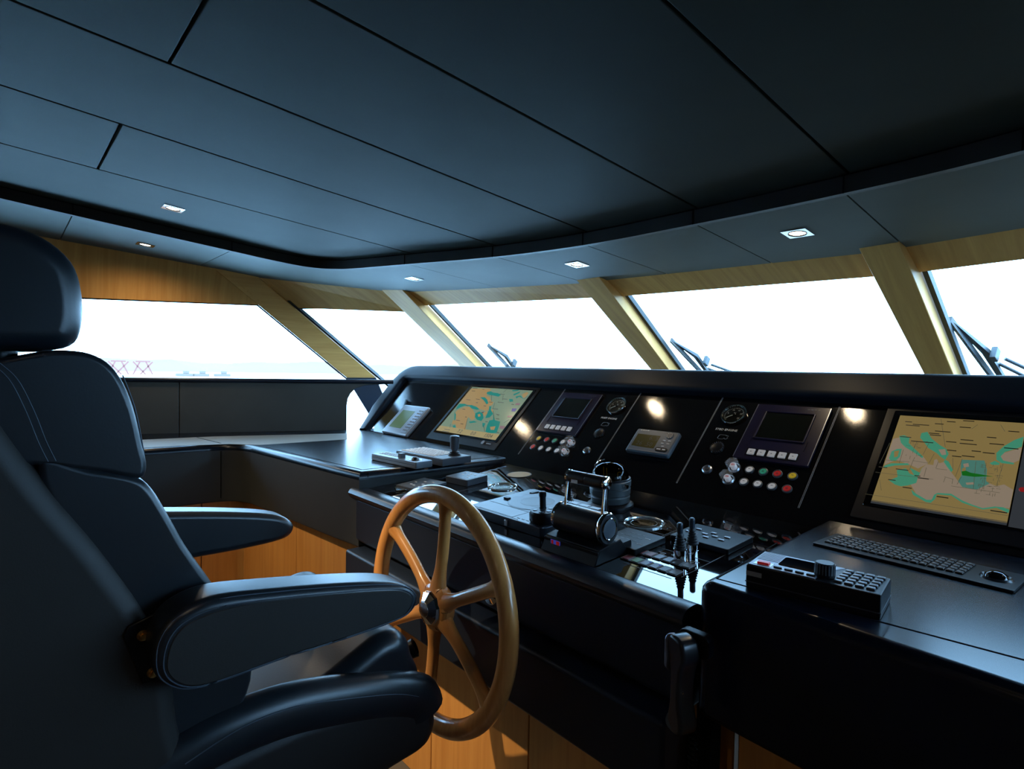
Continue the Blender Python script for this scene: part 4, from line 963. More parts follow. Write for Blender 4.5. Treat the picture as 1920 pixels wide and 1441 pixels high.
    for rn, v, items in rows:
        for x, (mk_, cn, sym), pl_ in zip(xs, items, place):
            if mk_:
                lab_ = '%s round button, %s row under the %s engine display, %s' % (cn, rn, eng, pl_)
            else:
                lab_ = 'button under a clear hexagonal guard, %s row under the %s engine display' % (rn, eng)
            bt = thing('push_button', lab_, 'button', FD(x, v), 'round push buttons of the engine groups')
            if mk_:
                part('bezel', MB().lathe([(0.0105, 0.003), (0.0112, 0.0050), (0.0135, 0.0040), (0.0142, 0.0)], 28), M['greykey'], bt)
                cap = part('cap', MB().lathe([(0, 0.0054), (0.0085, 0.0052), (0.0105, 0.0035), (0.0105, 0.0)], 28), M[mk_], bt)
                lw = MB().box((0, 0.0012, 0.0055), (0.006, 0.0014, 0.0005))
                if sym in '=o': lw.box((0, -0.0016, 0.0055), (0.006, 0.0014, 0.0005))
                part('legend', lw, M['grey'], cap)
            else:
                part('bezel', MB().lathe([(0.014, 0.003), (0.016, 0.005), (0.019, 0.0)], 28), M['steel'], bt)
                cap = part('cap', MB().lathe([(0, 0.016), (0.009, 0.016), (0.010, 0.013), (0.010, 0.0)], 28), M['lampwhite'], bt)
                part('legend', MB().box((0, 0.002, 0.0164), (0.010, 0.0016, 0.0006)).box((0, -0.0012, 0.0164), (0.011, 0.0016, 0.0006)), M['red'], cap)
                gd = MB()
                o6, i6 = ngon(0.0215, 6, R(10)), ngon(0.0185, 6, R(10))
                b = bmesh.new()
                L0 = [b.verts.new((*p, 0.0)) for p in o6]; L1 = [b.verts.new((*p, 0.026)) for p in o6]; L2 = [b.verts.new((p[0] * 0.8, p[1] * 0.8, 0.031)) for p in o6]
                for P, Q in ((L0, L1), (L1, L2)):
                    for j in range(6): b.faces.new((P[j], P[(j + 1) % 6], Q[(j + 1) % 6], Q[j]))
                b.faces.new(L2)
                bmesh.ops.recalc_face_normals(b, faces=b.faces[:])
                gd.absorb(b)
                part('guard', gd, M['guard'], bt, 'clear faceted guard', 20)
engine(-1, -1.670, -1.458, 'PORT ENGINE')
engine(1, -0.782, -0.963, 'STBD ENGINE')
# ================================================================ ON THE FLAT CONTROL PANEL
def small_pad(lab, u, v, rot, w, h, t, keys, m):
    r = thing('keypad', lab, 'keypad', FP(u, v) @ Matrix.Rotation(R(rot), 4, 'Z'), 'small keypads on the control panel')
    part('body', MB().prism(rrect(w, h, 0.006, 3), 0.0, t, 0.003, 2), m, r)
    part('face', MB().prism(rrect(w * 0.92, h * 0.88, 0.005, 3), t - 0.001, t + 0.0006, 0.0004, 1), M['bluegrey'], r)
    k0 = None
    for x, y in keys:
        if k0 is None:
            k0 = part('key', MB().box((0, 0, 0.0005), (0.011, 0.0065, 0.0022), 0.0008, 1), M['white'], r); k0.matrix_local = T(x, y, t)
        else: copy_part(k0, T(x, y, t))
    return r
small_pad('low blue grey keypad nearest the wheel rim, in front of the thicker one', -1.757, 0.198, 8, 0.125, 0.135, 0.012, [(-0.03, 0.0), (-0.005, 0.022), (0.03, 0.03), (0.02, -0.01), (-0.02, -0.03), (0.0, -0.035), (0.035, -0.04)], M['grey'])
small_pad('thicker blue grey keypad behind the low one, below the joystick keyboard', -1.693, 0.352, 6, 0.118, 0.105, 0.024, [(-0.03, 0.025), (0.0, 0.022), (0.025, 0.02), (-0.02, 0.0), (0.012, 0.0), (0.03, -0.022)], M['grey'])
# pierced emblem switch strip near the nose
r = thing('slotted_vent', 'small chrome slotted vent at the left front corner of the control panel', 'vent', FP(-1.78, 0.125))
for k in range(5):
    part('slat', MB().box((k * 0.013 - 0.026, 0, 0.003), (0.006, 0.036, 0.005), 0.002, 2, mx=Matrix.Rotation(R(-25), 4, 'Z')), M['chrome'], r)
def ring(lab, u, v, rad):
    r = thing('glass_cup', lab, 'cup holder', FP(u, v), 'glass cup holders let into the control panel')
    part('rim', MB().lathe([(rad - 0.006, 0.0), (rad - 0.005, 0.004), (rad - 0.002, 0.005), (rad, 0.003), (rad, 0.0)], 56), M['rimglass'], r)
    part('bowl', MB().lathe([(0, 0.0006), (rad * 0.55, 0.0006), (rad * 0.6, 0.0016), (rad - 0.007, 0.0012)], 56), M['clear'], r)
    part('inner_ring', MB().lathe([(rad * 0.62, 0.0016), (rad * 0.64, 0.0026), (rad * 0.66, 0.0016)], 56), M['rimglass'], r)
ring('glass cup holder ring between the wheel and the thicker keypad', -1.532, 0.388, 0.053)
ring('glass cup holder ring to the right of the throttle, in front of the twin joysticks', -0.937, 0.388, 0.055)
r = thing('speaker_grille', 'flat round beige mesh speaker grille at the foot of the sloping panel', 'speaker', FP(-1.632, 0.556))
part('mesh', MB().lathe([(0, 0.0025), (0.044, 0.0025), (0.046, 0.001), (0.046, 0)], 44), M['beige'], r)
part('rim', MB().lathe([(0.046, 0.0), (0.046, 0.002), (0.048, 0.002), (0.049, 0.0)], 44), M['black'], r)

# navigation tray with a round dial
tr = thing('radar_control_tray', 'flat slate control tray with a round grey dial behind the wheel', 'control unit', FP(-1.205, 0.235))
part('body', MB().prism([(-0.155, -0.130), (0.150, -0.130), (0.162, -0.115), (0.160, 0.125), (0.150, 0.138), (-0.145, 0.138), (-0.158, 0.125)], 0.0, 0.028, 0.004, 2), M['traybody'], tr)
part('dial', MB().lathe([(0.052, 0.0285), (0.084, 0.0300), (0.090, 0.0285), (0.090, 0.027)], 56, T(-0.03, 0.037, 0)), M['dish'], tr, 'pale ring dial')
part('dial_centre', MB().lathe([(0, 0.0295), (0.044, 0.0295), (0.052, 0.0285), (0.052, 0.027)], 48, T(-0.03, 0.037, 0)), M['dishdark'], tr, 'dark centre disc')
part('screen', MB().box((-0.042, -0.088, 0.0280), (0.145, 0.058, 0.0012)), M['traylcd'], tr, 'pale blank strip screen')
part('screen_frame', MB().box((-0.042, -0.054, 0.028), (0.20, 0.003, 0.001)).box((-0.042, -0.122, 0.028), (0.20, 0.002, 0.001)), M['black'], tr)
mk = MB()
for k in range(5): mk.box((0.05 + k * 0.018, -0.112, 0.0283), (0.010, 0.0025, 0.0008))
part('key_marks', mk, M['markgrey'], tr)
part('key', MB().box((-0.12, -0.005, 0.031), (0.020, 0.014, 0.006), 0.002, 2), M['black'], tr)
part('latch', MB().box((-0.11, 0.10, 0.030), (0.014, 0.030, 0.004), 0.001, 1, mx=Matrix.Rotation(R(0), 4, 'Z')), M['black'], tr)
part('latch', MB().box((0.085, -0.02, 0.030), (0.030, 0.010, 0.004), 0.001, 1), M['black'], tr)
part('front_clip', MB().box((0.02, -0.131, 0.013), (0.012, 0.006, 0.016), 0.001, 1), M['steel'], tr)
kb = thing('thumb_joystick', 'squat round black knob with a short stick on the front of the radar tray', 'joystick', FP(-1.085, 0.150, 0.0285))
part('base', MB().lathe([(0.036, 0.0), (0.038, 0.004), (0.038, 0.022), (0.034, 0.030), (0.0, 0.031)], 36), M['black'], kb)
part('stick', MB().lathe([(0.010, 0.030), (0.0085, 0.034), (0.0085, 0.060), (0.010, 0.064), (0.010, 0.074), (0.007, 0.076), (0.0, 0.076)], 20, T(-0.012, 0.010, 0)), M['black'], kb)
d0 = part('dimple', MB().lathe([(0, 0.0), (0.006, 0.0), (0.0065, -0.001)], 14), M['grey'], kb); d0.matrix_local = T(0.02, 0.0, 0.0318)
for a in (75, 150, 225, 300): copy_part(d0, T(0.022 * math.cos(R(a)) + 0.0, 0.022 * math.sin(R(a)) + 0.0, 0.0318))

def joystick(lab, u, v, hgt=1.0, h=0.0):
    r = thing('bellows_joystick', lab, 'joystick', FP(u, v, h) @ Matrix.Scale(0.77, 4), 'bellows joysticks')
    part('socket', MB().lathe([(0.0185, 0.0), (0.0185, 0.018), (0.0178, 0.0184), (0.0178, 0.0192), (0.0185, 0.0196), (0.0185, 0.036), (0.0, 0.036)], 32), M['chrome'], r, 'chrome socket')
    pr = []
    for k in range(6):
        z = 0.036 + k * 0.0075 * hgt; q = 0.0195 - 0.0016 * k
        pr += [(q - 0.003, z), (q, z + 0.0035 * hgt)]
    zt = 0.036 + 6 * 0.0075 * hgt
    pr += [(0.010, zt), (0.0085, zt + 0.003)]
    part('bellows', MB().lathe([(0.016, 0.0355)] + pr + [(0, zt + 0.003)], 32), M['rubber'], r)
    part('stick', MB().lathe([(0.0085, zt), (0.0085, zt + 0.028), (0.0080, zt + 0.031), (0.005, zt + 0.034), (0, zt + 0.0345)], 24), M['bluegrey2'], r)
joystick('bellows joystick standing just behind the left end of the throttle', -1.098, 0.262, 1.0, 0.0285)
joystick('front one of the twin bellows joysticks with chrome sockets', -0.716, 0.218)
joystick('rear one of the twin bellows joysticks with chrome sockets', -0.716, 0.268)

# backlit square switches in two rows
cols = [('darkred', 'dull red'), ('darkred', 'dull red'), ('bluekey', 'blue grey'), ('bluekey', 'blue grey'), ('greykey', 'grey'), ('greykey', 'grey')]
colf = [('darkred', 'dull red'), ('darkgreen', 'green'), ('bluekey', 'blue lit grey'), ('bluekey', 'blue lit grey'), ('greykey', 'grey'), ('greykey', 'grey')]
ordn = ['first', 'second', 'third', 'fourth', 'fifth', 'last']
for row, v, cs in (('back', 0.203, cols), ('front', 0.151, colf)):
    for k, (mk_, cn) in enumerate(cs):
        s_ = thing('square_switch', '%s square switch, %s from left in %s row before the twin joysticks' % (cn, ordn[k], row), 'switch', FP(-0.810 + 0.0247 * k, v), 'square switches before the twin joysticks')
        part('frame', MB().prism(rrect(0.0235, 0.034, 0.003, 2), 0.0, 0.002, 0.0008, 1), M['black'], s_)
        part('cap', MB().prism(rrect(0.0185, 0.026, 0.002, 2), 0.0018, 0.0032, 0.0008, 1), M[mk_], s_)
        part('edge', MB().tube([(x, y, 0.0022) for x, y in rrect(0.0215, 0.031, 0.003, 2)], 0.0005, 5, closed=True), M['markgrey'], s_)
        if cn.startswith('blue lit'):
            part('light', MB().lathe([(0, 0.0042), (0.002, 0.004), (0.003, 0.0032)], 12, T(0.006, 0.008, 0)), M['bluelit'], s_)
# black panel of silver keys behind the twin joysticks
r = thing('silver_key_panel', 'flat black panel with rows of silver keys behind the twin joysticks', 'keypad', FP(-0.735, 0.385))
part('body', MB().prism(rrect(0.155, 0.125, 0.005, 3), 0.0, 0.014, 0.003, 2), M['black'], r)
k0 = None
for (x, y) in ((-0.035, -0.02), (-0.016, -0.002), (-0.002, 0.017), (-0.002, -0.022), (0.012, -0.003), (0.037, 0.010), (0.035, -0.016), (-0.055, -0.012), (-0.045, 0.02)):
    if k0 is None: k0 = part('key', MB().box((0, 0, 0.001), (0.0145, 0.0075, 0.004), 0.0012, 2), M['silver'], r); k0.matrix_local = T(x, y, 0.014)
    else: copy_part(k0, T(x, y, 0.014))
# small key panel right of the throttle
r = thing('status_keypad', 'small black keypad with tiny white marks in front of the right glass ring', 'keypad', FP(-0.862, 0.232))
part('body', MB().prism(rrect(0.115, 0.125, 0.004, 3), 0.0, 0.016, 0.003, 2), M['black'], r)
mk = MB(); dm = MB()
for k in range(4): mk.box((0.028 + k * 0.004, 0.020, 0.0162), (0.0025, 0.0025, 0.0006)); mk.box((0.036 + k * 0.004, -0.025, 0.0162), (0.0025, 0.0025, 0.0006))
for a in range(4):
    for b_ in range(4): dm.box((-0.035 + a * 0.018, -0.035 + b_ * 0.022, 0.0162), (0.012, 0.0025, 0.0005))
part('status_marks', mk, M['white'], r)
part('key_marks', dm, M['greykey'], r)

# engine throttle with two chrome levers joined by grips
th = thing('engine_throttle', 'black drum engine throttle with two chrome levers and horizontal grips', 'throttle', FP(-0.915, 0.130))
part('base', MB().prism([(-0.085, -0.062), (0.085, -0.062), (0.085, 0.06), (-0.085, 0.06)], 0.0, 0.030, 0.004, 2), M['black'], th)
part('wedge', MB().prism([(-0.075, 0.0), (-0.055, 0.032), (0.02, 0.04), (0.055, 0.0)], -0.086, 0.086, 0.002, 1, mx=SIDE), M['black'], th)
fl = MB().box((0, 0, 0), (0.007, 0.010, 0.001)); 
part('badge', MB().box((-0.045, -0.064, 0.022), (0.030, 0.002, 0.010), mx=None), M['bluelit'], th, 'small blue and red badge')
part('badge_stripe', MB().box((-0.036, -0.0655, 0.022), (0.010, 0.001, 0.009)).box((-0.054, -0.0655, 0.022), (0.006, 0.001, 0.009)), M['red'], th)
AX = Matrix(((0, 0, 1, 0), (1, 0, 0, -0.012), (0, 1, 0, 0.070), (0, 0, 0, 1)))      # turned about the ship's x axis
part('drum', MB().lathe([(0, -0.070), (0.033, -0.070), (0.0345, -0.066), (0.0345, 0.060), (0.033, 0.064), (0, 0.064)], 48, AX), M['black2'], th)
part('end_ring', MB().lathe([(0.0, 0.064), (0.030, 0.066), (0.034, 0.066), (0.037, 0.070), (0.037, 0.074), (0.034, 0.077), (0.024, 0.077)], 48, AX), M['chrome'], th)
part('end_plate', MB().lathe([(0.0335, 0.0765), (0.0335, 0.078), (0.0245, 0.0785), (0.0235, 0.0765)], 48, AX), M['black2'], th)
part('end_cap', MB().lathe([(0, 0.0805), (0.022, 0.0800), (0.0240, 0.0785)], 40, AX), M['grey'], th)
part('end_rim', MB().lathe([(0.0225, 0.080), (0.024, 0.0812), (0.0255, 0.080)], 40, AX), M['chrome'], th)
part('end_ring', MB().lathe([(0, -0.078), (0.030, -0.078), (0.036, -0.075), (0.036, -0.070), (0.030, -0.066)], 48, AX), M['chrome'], th)
lab_ = MB()
for k in range(3): lab_.box((-0.045 + k * 0.034, 0.005, 0.1046), (0.028, 0.014, 0.0008))
part('top_window', lab_, M['grey'], th)
for sx, lo_, hi_ in ((-1, -0.052, 0.002), (1, 0.064, 0.010)):
    x = lo_
    part('lever', MB().sweep([(x, -0.010, 0.100), (x, -0.010, 0.125), (x, -0.006, 0.150), (x, -0.002, 0.163), (x, 0.0, 0.176)], [(-.0048, -.011), (.0048, -.011), (.0048, .011), (-.0048, .011)], (0, 1, 0), scale=[1.0, 0.7, 0.65, 0.8, 0.9]).bevel(0.002, 2), M['chrome'], th)
    part('lever_boss', MB().lathe([(0, -0.0058), (0.012, -0.0055), (0.0165, -0.002), (0.0165, 0.002), (0.012, 0.0055), (0, 0.0058)], 28, Matrix(((0, 0, 1, x), (1, 0, 0, -0.002), (0, 1, 0, 0.172), (0, 0, 0, 1)))), M['chrome'], th)
    gp = MB()
    a, b_ = sorted((x - 0.005 * sx, hi_ - 0.0035 * sx))
    gp.lathe([(0, a), (0.0145, a), (0.0155, a + 0.002), (0.0155, b_ - 0.002), (0.0145, b_), (0, b_)], 32, Matrix(((0, 0, 1, 0), (1, 0, 0, -0.002), (0, 1, 0, 0.172), (0, 0, 0, 1))))
    part('grip', gp, M['black2'], th)
part('grip_label', MB().box((-0.022, -0.0185, 0.166), (0.020, 0.001, 0.008)), M['white'], th, 'small white label under the grip')

# magnetic compass behind the throttle
cp = thing('compass', 'black ship compass with a clear dome and ribbed grey body behind the throttle', 'compass', FP(-1.120, 0.470))
part('foot', MB().lathe([(0.070, 0.0), (0.070, 0.006), (0.058, 0.012), (0, 0.012)], 40), M['black'], cp)
part('body', MB().lathe([(0.050, 0.010), (0.058, 0.014), (0.060, 0.030), (0.0585, 0.032), (0.0585, 0.036), (0.061, 0.038), (0.062, 0.054), (0.060, 0.056), (0.060, 0.060), (0.063, 0.062), (0.064, 0.078), (0.060, 0.082), (0, 0.082)], 48), M['greybody'], cp)
part('card', MB().lathe([(0, 0.086), (0.048, 0.086), (0.052, 0.083), (0.052, 0.0825)], 40), M['black'], cp)
mk = MB()
for k in range(36):
    a = 2 * math.pi * k / 36; mk.box((0.0455, 0, 0.0864), (0.006 if k % 3 == 0 else 0.003, 0.0012, 0.0004), mx=Matrix.Rotation(a, 4, 'Z'))
part('card_marks', mk, M['white'], cp)
part('dome', MB().lathe([(0.057, 0.082), (0.0565, 0.095), (0.051, 0.110), (0.040, 0.122), (0.024, 0.130), (0.0, 0.133)], 48), M['dome'], cp)
part('dome_ring', MB().lathe([(0.056, 0.081), (0.062, 0.081), (0.0625, 0.085), (0.0575, 0.086)], 48), M['black2'], cp)
part('lubber_pin', MB().tube([(0.03, 0.0, 0.086), (0.032, -0.002, 0.104), (0.040, -0.002, 0.108), (0.045, 0, 0.104)], 0.0011, 6).tube([(-0.012, 0, 0.086), (-0.012, 0, 0.112)], 0.001, 6).tube([(-0.024, 0, 0.086), (-0.024, 0, 0.114)], 0.001, 6), M['yellow'], cp, 'fine pale yellow pins under the dome')
part('side_knob', MB().lathe([(0, 0.0), (0.006, 0.0), (0.006, 0.012), (0, 0.012)], 16, T(0.062, -0.01, 0.07) @ Matrix.Rotation(R(90), 4, 'Y')), M['chrome'], cp)
part('hood_arm', MB().tube(curve([(-0.062, 0, 0.08), (-0.060, 0, 0.105), (-0.045, 0, 0.127), (-0.02, 0, 0.138)], 5), 0.0018, 6), M['chrome'], cp)

# ================================================================ ON THE COUNTERS
def FH(x, y, z, rot=0): return T(x, y, z) @ Matrix.Rotation(R(rot), 4, 'Z')
kb = thing('joystick_keyboard', 'grey keyboard with white keys and a tall grey joystick below the chart screen', 'keyboard', FH(-1.972, 1.315, 1.07, 5))
part('body', MB().prism([(-0.150, -0.068), (0.150, -0.068), (0.150, 0.078), (-0.150, 0.078)], 0.0, 0.028, 0.003, 2), M['grey'], kb)
part('face', MB().box((0, 0.005, 0.0283), (0.292, 0.138, 0.001)), M['silverdk'], kb)
k0 = part('key', MB().box((0, 0, 0.001), (0.0135, 0.0135, 0.004), 0.0015, 1), M['white'], kb); k0.matrix_local = T(-0.135, 0.062, 0.0288)
for r_ in range(6):
    for c_ in range(12):
        if (r_, c_) != (0, 0): copy_part(k0, T(-0.135 + c_ * 0.0185 + r_ * 0.001, 0.062 - r_ * 0.0215, 0.0288))
js = part('joystick', MB().lathe([(0.009, 0.03), (0.012, 0.048), (0.0175, 0.060), (0.0185, 0.085), (0.019, 0.100), (0.0175, 0.106), (0.010, 0.108), (0, 0.108)], 28, T(0.105, 0.03, 0)), M['grey'], kb)
part('boot', MB().lathe([(0.026, 0.028), (0.026, 0.031), (0.022, 0.033), (0.024, 0.036), (0.018, 0.039), (0.020, 0.042), (0.013, 0.046), (0.010, 0.05)], 28, T(0.105, 0.03, 0)), M['rubber'], js)
part('trigger', MB().box((0.124, 0.03, 0.103), (0.012, 0.012, 0.006), 0.002, 2), M['grey'], js)
hc = thing('remote_control', 'slim grey remote control with a square knob and trackball, in front of the keyboard', 'remote', FH(-1.972, 1.172, 1.07, 6))
part('body', MB().prism(rrect(0.290, 0.082, 0.008, 3), 0.0, 0.026, 0.004, 2), M['silverdk'], hc)
part('seam', MB().box((0, -0.0412, 0.014), (0.27, 0.0006, 0.0014)), M['black'], hc)
part('square_knob', MB().box((0.02, -0.012, 0.034), (0.022, 0.022, 0.020), 0.003, 2), M['grey'], hc)
part('ball_socket', MB().lathe([(0.020, 0.026), (0.024, 0.0275), (0.026, 0.026)], 32, T(0.098, -0.008, 0)), M['steel'], hc)
part('trackball', MB().lathe([(0.015, 0.026), (0.0135, 0.032), (0.009, 0.0365), (0, 0.0385)], 28, T(0.098, -0.008, 0)), M['black2'], hc)
k0 = part('key', MB().box((0, 0, 0.0005), (0.010, 0.007, 0.002), 0.0008, 1), M['markgrey'], hc); k0.matrix_local = T(-0.125, 0.02, 0.026)
for r_ in range(3):
    for c_ in range(9):
        if (r_, c_) != (0, 0): copy_part(k0, T(-0.125 + c_ * 0.0145, 0.02 - r_ * 0.016, 0.026))

rd = thing('radio_control_unit', 'black handheld radio unit with a silver end, red button, dial knob and key rows', 'radio', FH(-0.390, 1.052, 1.07, 8))
part('body', MB().prism(rrect(0.205, 0.100, 0.004, 2), 0.0, 0.040, 0.003, 2), M['black'], rd)
part('base_groove', MB().box((0, -0.0003, 0.011), (0.2056, 0.1006, 0.0016)), M['grey'], rd)
part('top_plate', MB().prism([(-0.100, -0.047), (0.008, -0.047), (0.012, 0.0), (0.035, 0.047), (-0.100, 0.047)], 0.039, 0.0415, 0.001, 1), M['silverbl'], rd, 'blue silver top plate')
part('screen', MB().prism(rrect(0.066, 0.055, 0.006, 3, -0.026, 0.010), 0.041, 0.0422, 0.0004, 1), M['gloss'], rd)
gr_ = MB()
for k in range(6): gr_.box((-0.079, -0.004 + k * 0.009, 0.0417), (0.036, 0.0022, 0.0008))
part('speaker_slots', gr_, M['markgrey'], rd)
part('distress_button', MB().prism(rrect(0.020, 0.013, 0.002, 2, -0.078, -0.030), 0.041, 0.0455, 0.001, 1), M['red'], rd, 'red button')
part('button_cover', MB().box((-0.078, -0.030, 0.0415), (0.030, 0.020, 0.0012)), M['silver'], rd)
k0 = part('soft_key', MB().prism(rrect(0.014, 0.007, 0.003, 3), 0, 0.003, 0.001, 1), M['black'], rd); k0.matrix_local = T(-0.053, -0.036, 0.0412)
for k in range(1, 4): copy_part(k0, T(-0.053 + k * 0.0175, -0.036, 0.0412))
kn = part('knob', MB().lathe([(0.0155, 0.041), (0.0160, 0.043), (0.0145, 0.062), (0.0135, 0.064), (0, 0.064)], 28, T(0.017, -0.020, 0)), M['black'], rd)
fr = MB()
for k in range(20): a = 2 * math.pi * k / 20; fr.box((0.0152, 0, 0.054), (0.0014, 0.0018, 0.016), mx=T(0.017, -0.020, 0) @ Matrix.Rotation(a, 4, 'Z'))
part('knurling', fr, M['grey'], kn)
part('label_plate', MB().box((-0.088, -0.0505, 0.026), (0.026, 0.001, 0.008)), M['silver'], rd)
k0 = part('key', MB().box((0, 0, 0.001), (0.0125, 0.011, 0.005), 0.0018, 2), M['grey'], rd); k0.matrix_local = T(0.044, 0.034, 0.040)
for r_ in range(5):
    for c_ in range(4):
        if (r_, c_) != (0, 0): copy_part(k0, T(0.044 + c_ * 0.0155 - r_ * 0.0012, 0.034 - r_ * 0.0165, 0.040))

kb = thing('trackball_keyboard', 'long flat black keyboard with a trackball on the desk under the right chart screen', 'keyboard', FH(-0.335, 1.40, 1.07, -3))
part('body', MB().prism(rrect(0.345, 0.125, 0.005, 3), 0.0, 0.006, 0.002, 2), M['black'], kb)
k0 = part('key', MB().box((0, 0, 0.001), (0.0125, 0.0150, 0.004), 0.0014, 1), M['keyblack'], kb); k0.matrix_local = T(-0.150, 0.042, 0.0065)
lg0 = part('legend', MB().box((-0.002, 0.002, 0.0031), (0.004, 0.0035, 0.0004)), M['markgrey'], k0)
for r_ in range(5):
    for c_ in range(17):
        if (r_, c_) != (0, 0):
            c = copy_part(k0, T(-0.150 + c_ * 0.0148, 0.042 - r_ * 0.0185, 0.0065)); e = lg0.copy(); COL.objects.link(e); e.parent = c
part('ball_ring', MB().lathe([(0.020, 0.006), (0.0235, 0.010), (0.026, 0.006)], 36, T(0.136, -0.006, 0)), M['black2'], kb)
part('trackball', MB().lathe([(0.0195, 0.006), (0.017, 0.013), (0.010, 0.0175), (0, 0.019)], 28, T(0.136, -0.006, 0)), M['gloss'], kb)

# telephone handset hanging in the gap beside the desk
hs = thing('telephone_handset', 'dark telephone handset hanging below the desk corner in front of the console', 'handset', T(-0.545, 0.880, 0.915) @ Matrix.Scale(0.84, 4))
body = smooth([(0.020, 0.095), (0.034, 0.085), (0.040, 0.055), (0.030, 0.03), (0.026, -0.03), (0.036, -0.075), (0.030, -0.098), (0.0, -0.102), (-0.012, -0.085), (-0.004, -0.04), (-0.004, 0.03), (-0.014, 0.07), (-0.006, 0.095)], 4)
TH = Matrix(((0.94, 0, 0.34, 0), (-0.34, 0, 0.94, 0), (0, 1, 0, 0), (0, 0, 0, 1)))
part('shell', MB().prism(body, -0.022, 0.022, 0.008, 3, TH), M['black2'], hs)
part('earpiece', MB().prism(rrect(0.030, 0.075, 0.012, 4, 0.0, 0.055), 0.0, 0.010, 0.004, 2, Matrix(((0.34, 0, -0.94, -0.012), (0.94, 0, 0.34 , -0.006), (0, 1, 0, 0), (0, 0, 0, 1)))), M['steelblue'], hs, 'blue grey metal back plate')
part('cradle', MB().prism(rrect(0.070, 0.050, 0.014, 4), -0.012, 0.012, 0.004, 2, Matrix(((1, 0, 0, 0.02), (0, 0, -1, 0.030), (0, 1, 0, 0.075), (0, 0, 0, 1)))), M['black'], hs)
part('mouthpiece', MB().lathe([(0, 0.006), (0.016, 0.006), (0.019, 0.0)], 24, T(0.0, -0.014, -0.082) @ Matrix.Rotation(R(75), 4, 'X')), M['bluegrey'], hs)
part('screw', MB().lathe([(0, 0.002), (0.003, 0.002), (0.0035, 0)], 12, T(0.022, -0.022, -0.01) @ Matrix.Rotation(R(80), 4, 'X')), M['chrome'], hs)
cord = []
for k in range(260):
    t = k / 259
    cx, cy, cz = 0.03 + 0.01 * t, 0.01 - 0.012 * t, -0.10 - 0.40 * t
    a = k * 0.9
    cord.append((cx + 0.008 * math.cos(a), cy + 0.008 * math.sin(a), cz))
part('coiled_cord', MB().tube(cord, 0.0022, 5), M['black'], hs)
# ================================================================ STEERING WHEEL
sw = thing('steering_wheel', 'large varnished teak steering wheel with six spokes and a chrome hub cap', 'steering wheel', T(-1.147, 0.782, 0.874) @ Matrix.Rotation(R(-3), 4, 'X'))
RIM = 0.267
circ = [(RIM * math.cos(2 * math.pi * k / 96), 0, RIM * math.sin(2 * math.pi * k / 96)) for k in range(96)]
sec = [(0.0225 * math.cos(2 * math.pi * k / 16), 0.0200 * math.sin(2 * math.pi * k / 16)) for k in range(16)]
part('rim', MB().sweep(circ, sec, (0, 1, 0), closed=True), M['teak'], sw)
def spoke_mesh():
    b = bmesh.new()
    N = 16
    rings = []
    for k in range(26):
        x = 0.030 + (RIM - 0.012 - 0.030) * k / 25
        t = k / 25
        w = 0.0160 + 0.014 * max(0, 1 - t / 0.28) ** 1.6 + 0.010 * max(0, (t - 0.80) / 0.20) ** 2
        d = 0.0135 + 0.006 * max(0, 1 - t / 0.3) + 0.003 * max(0, (t - 0.8) / 0.2) ** 2
        y = 0.006 * math.sin(math.pi * t)
        rings.append([b.verts.new((x, y + d * math.sin(2 * math.pi * j / N), w * math.cos(2 * math.pi * j / N))) for j in range(N)])
    for A, B in zip(rings, rings[1:]):
        for j in range(N): b.faces.new((A[j], A[(j + 1) % N], B[(j + 1) % N], B[j]))
    b.faces.new(rings[0]); b.faces.new(list(reversed(rings[-1])))
    bmesh.ops.recalc_face_normals(b, faces=b.faces[:])
    return MB().absorb(b)
s0 = part('spoke', spoke_mesh(), M['teakx'], sw)
s0.matrix_local = Matrix.Rotation(R(-(180 - 93.5)), 4, 'Y')
for k in range(1, 6):
    copy_part(s0, Matrix.Rotation(R(-(180 - (93.5 + 60 * k))), 4, 'Y'))
AF = Matrix.Rotation(R(90), 4, 'X')           # local z towards the helmsman
part('hub', MB().lathe([(0, -0.022), (0.048, -0.022), (0.055, -0.012), (0.056, 0.006), (0.050, 0.014), (0.040, 0.017), (0, 0.017)], 48, AF), M['teak'], sw)
jl = MB()
for k in range(6):
    a = R(63.5 + 60 * k)
    jl.tube([(0.030 * math.cos(a), -0.0168, 0.030 * math.sin(a)), (0.050 * math.cos(a), -0.0145, 0.050 * math.sin(a)), (0.0565 * math.cos(a), -0.004, 0.0565 * math.sin(a))], 0.0007, 5)
part('joint', jl, M['void'], sw)
cap = part('hub_cap', MB().lathe([(0.0, 0.034), (0.020, 0.034), (0.038, 0.024), (0.042, 0.014)], 10, AF @ Matrix.Rotation(R(14), 4, 'Z')), M['chrome'], sw, 'faceted chrome hub cap', 12)
em = MB().lathe([(0, 0.0385), (0.014, 0.0380), (0.0185, 0.0355), (0.0185, 0.033)], 32, AF)
part('emblem', em, M['emblem'], cap, 'embossed round emblem')
part('shaft', MB().lathe([(0.014, 0.0), (0.014, -0.165), (0.030, -0.168), (0.030, -0.18), (0.0, -0.18)], 28, AF), M['chrome'], sw)

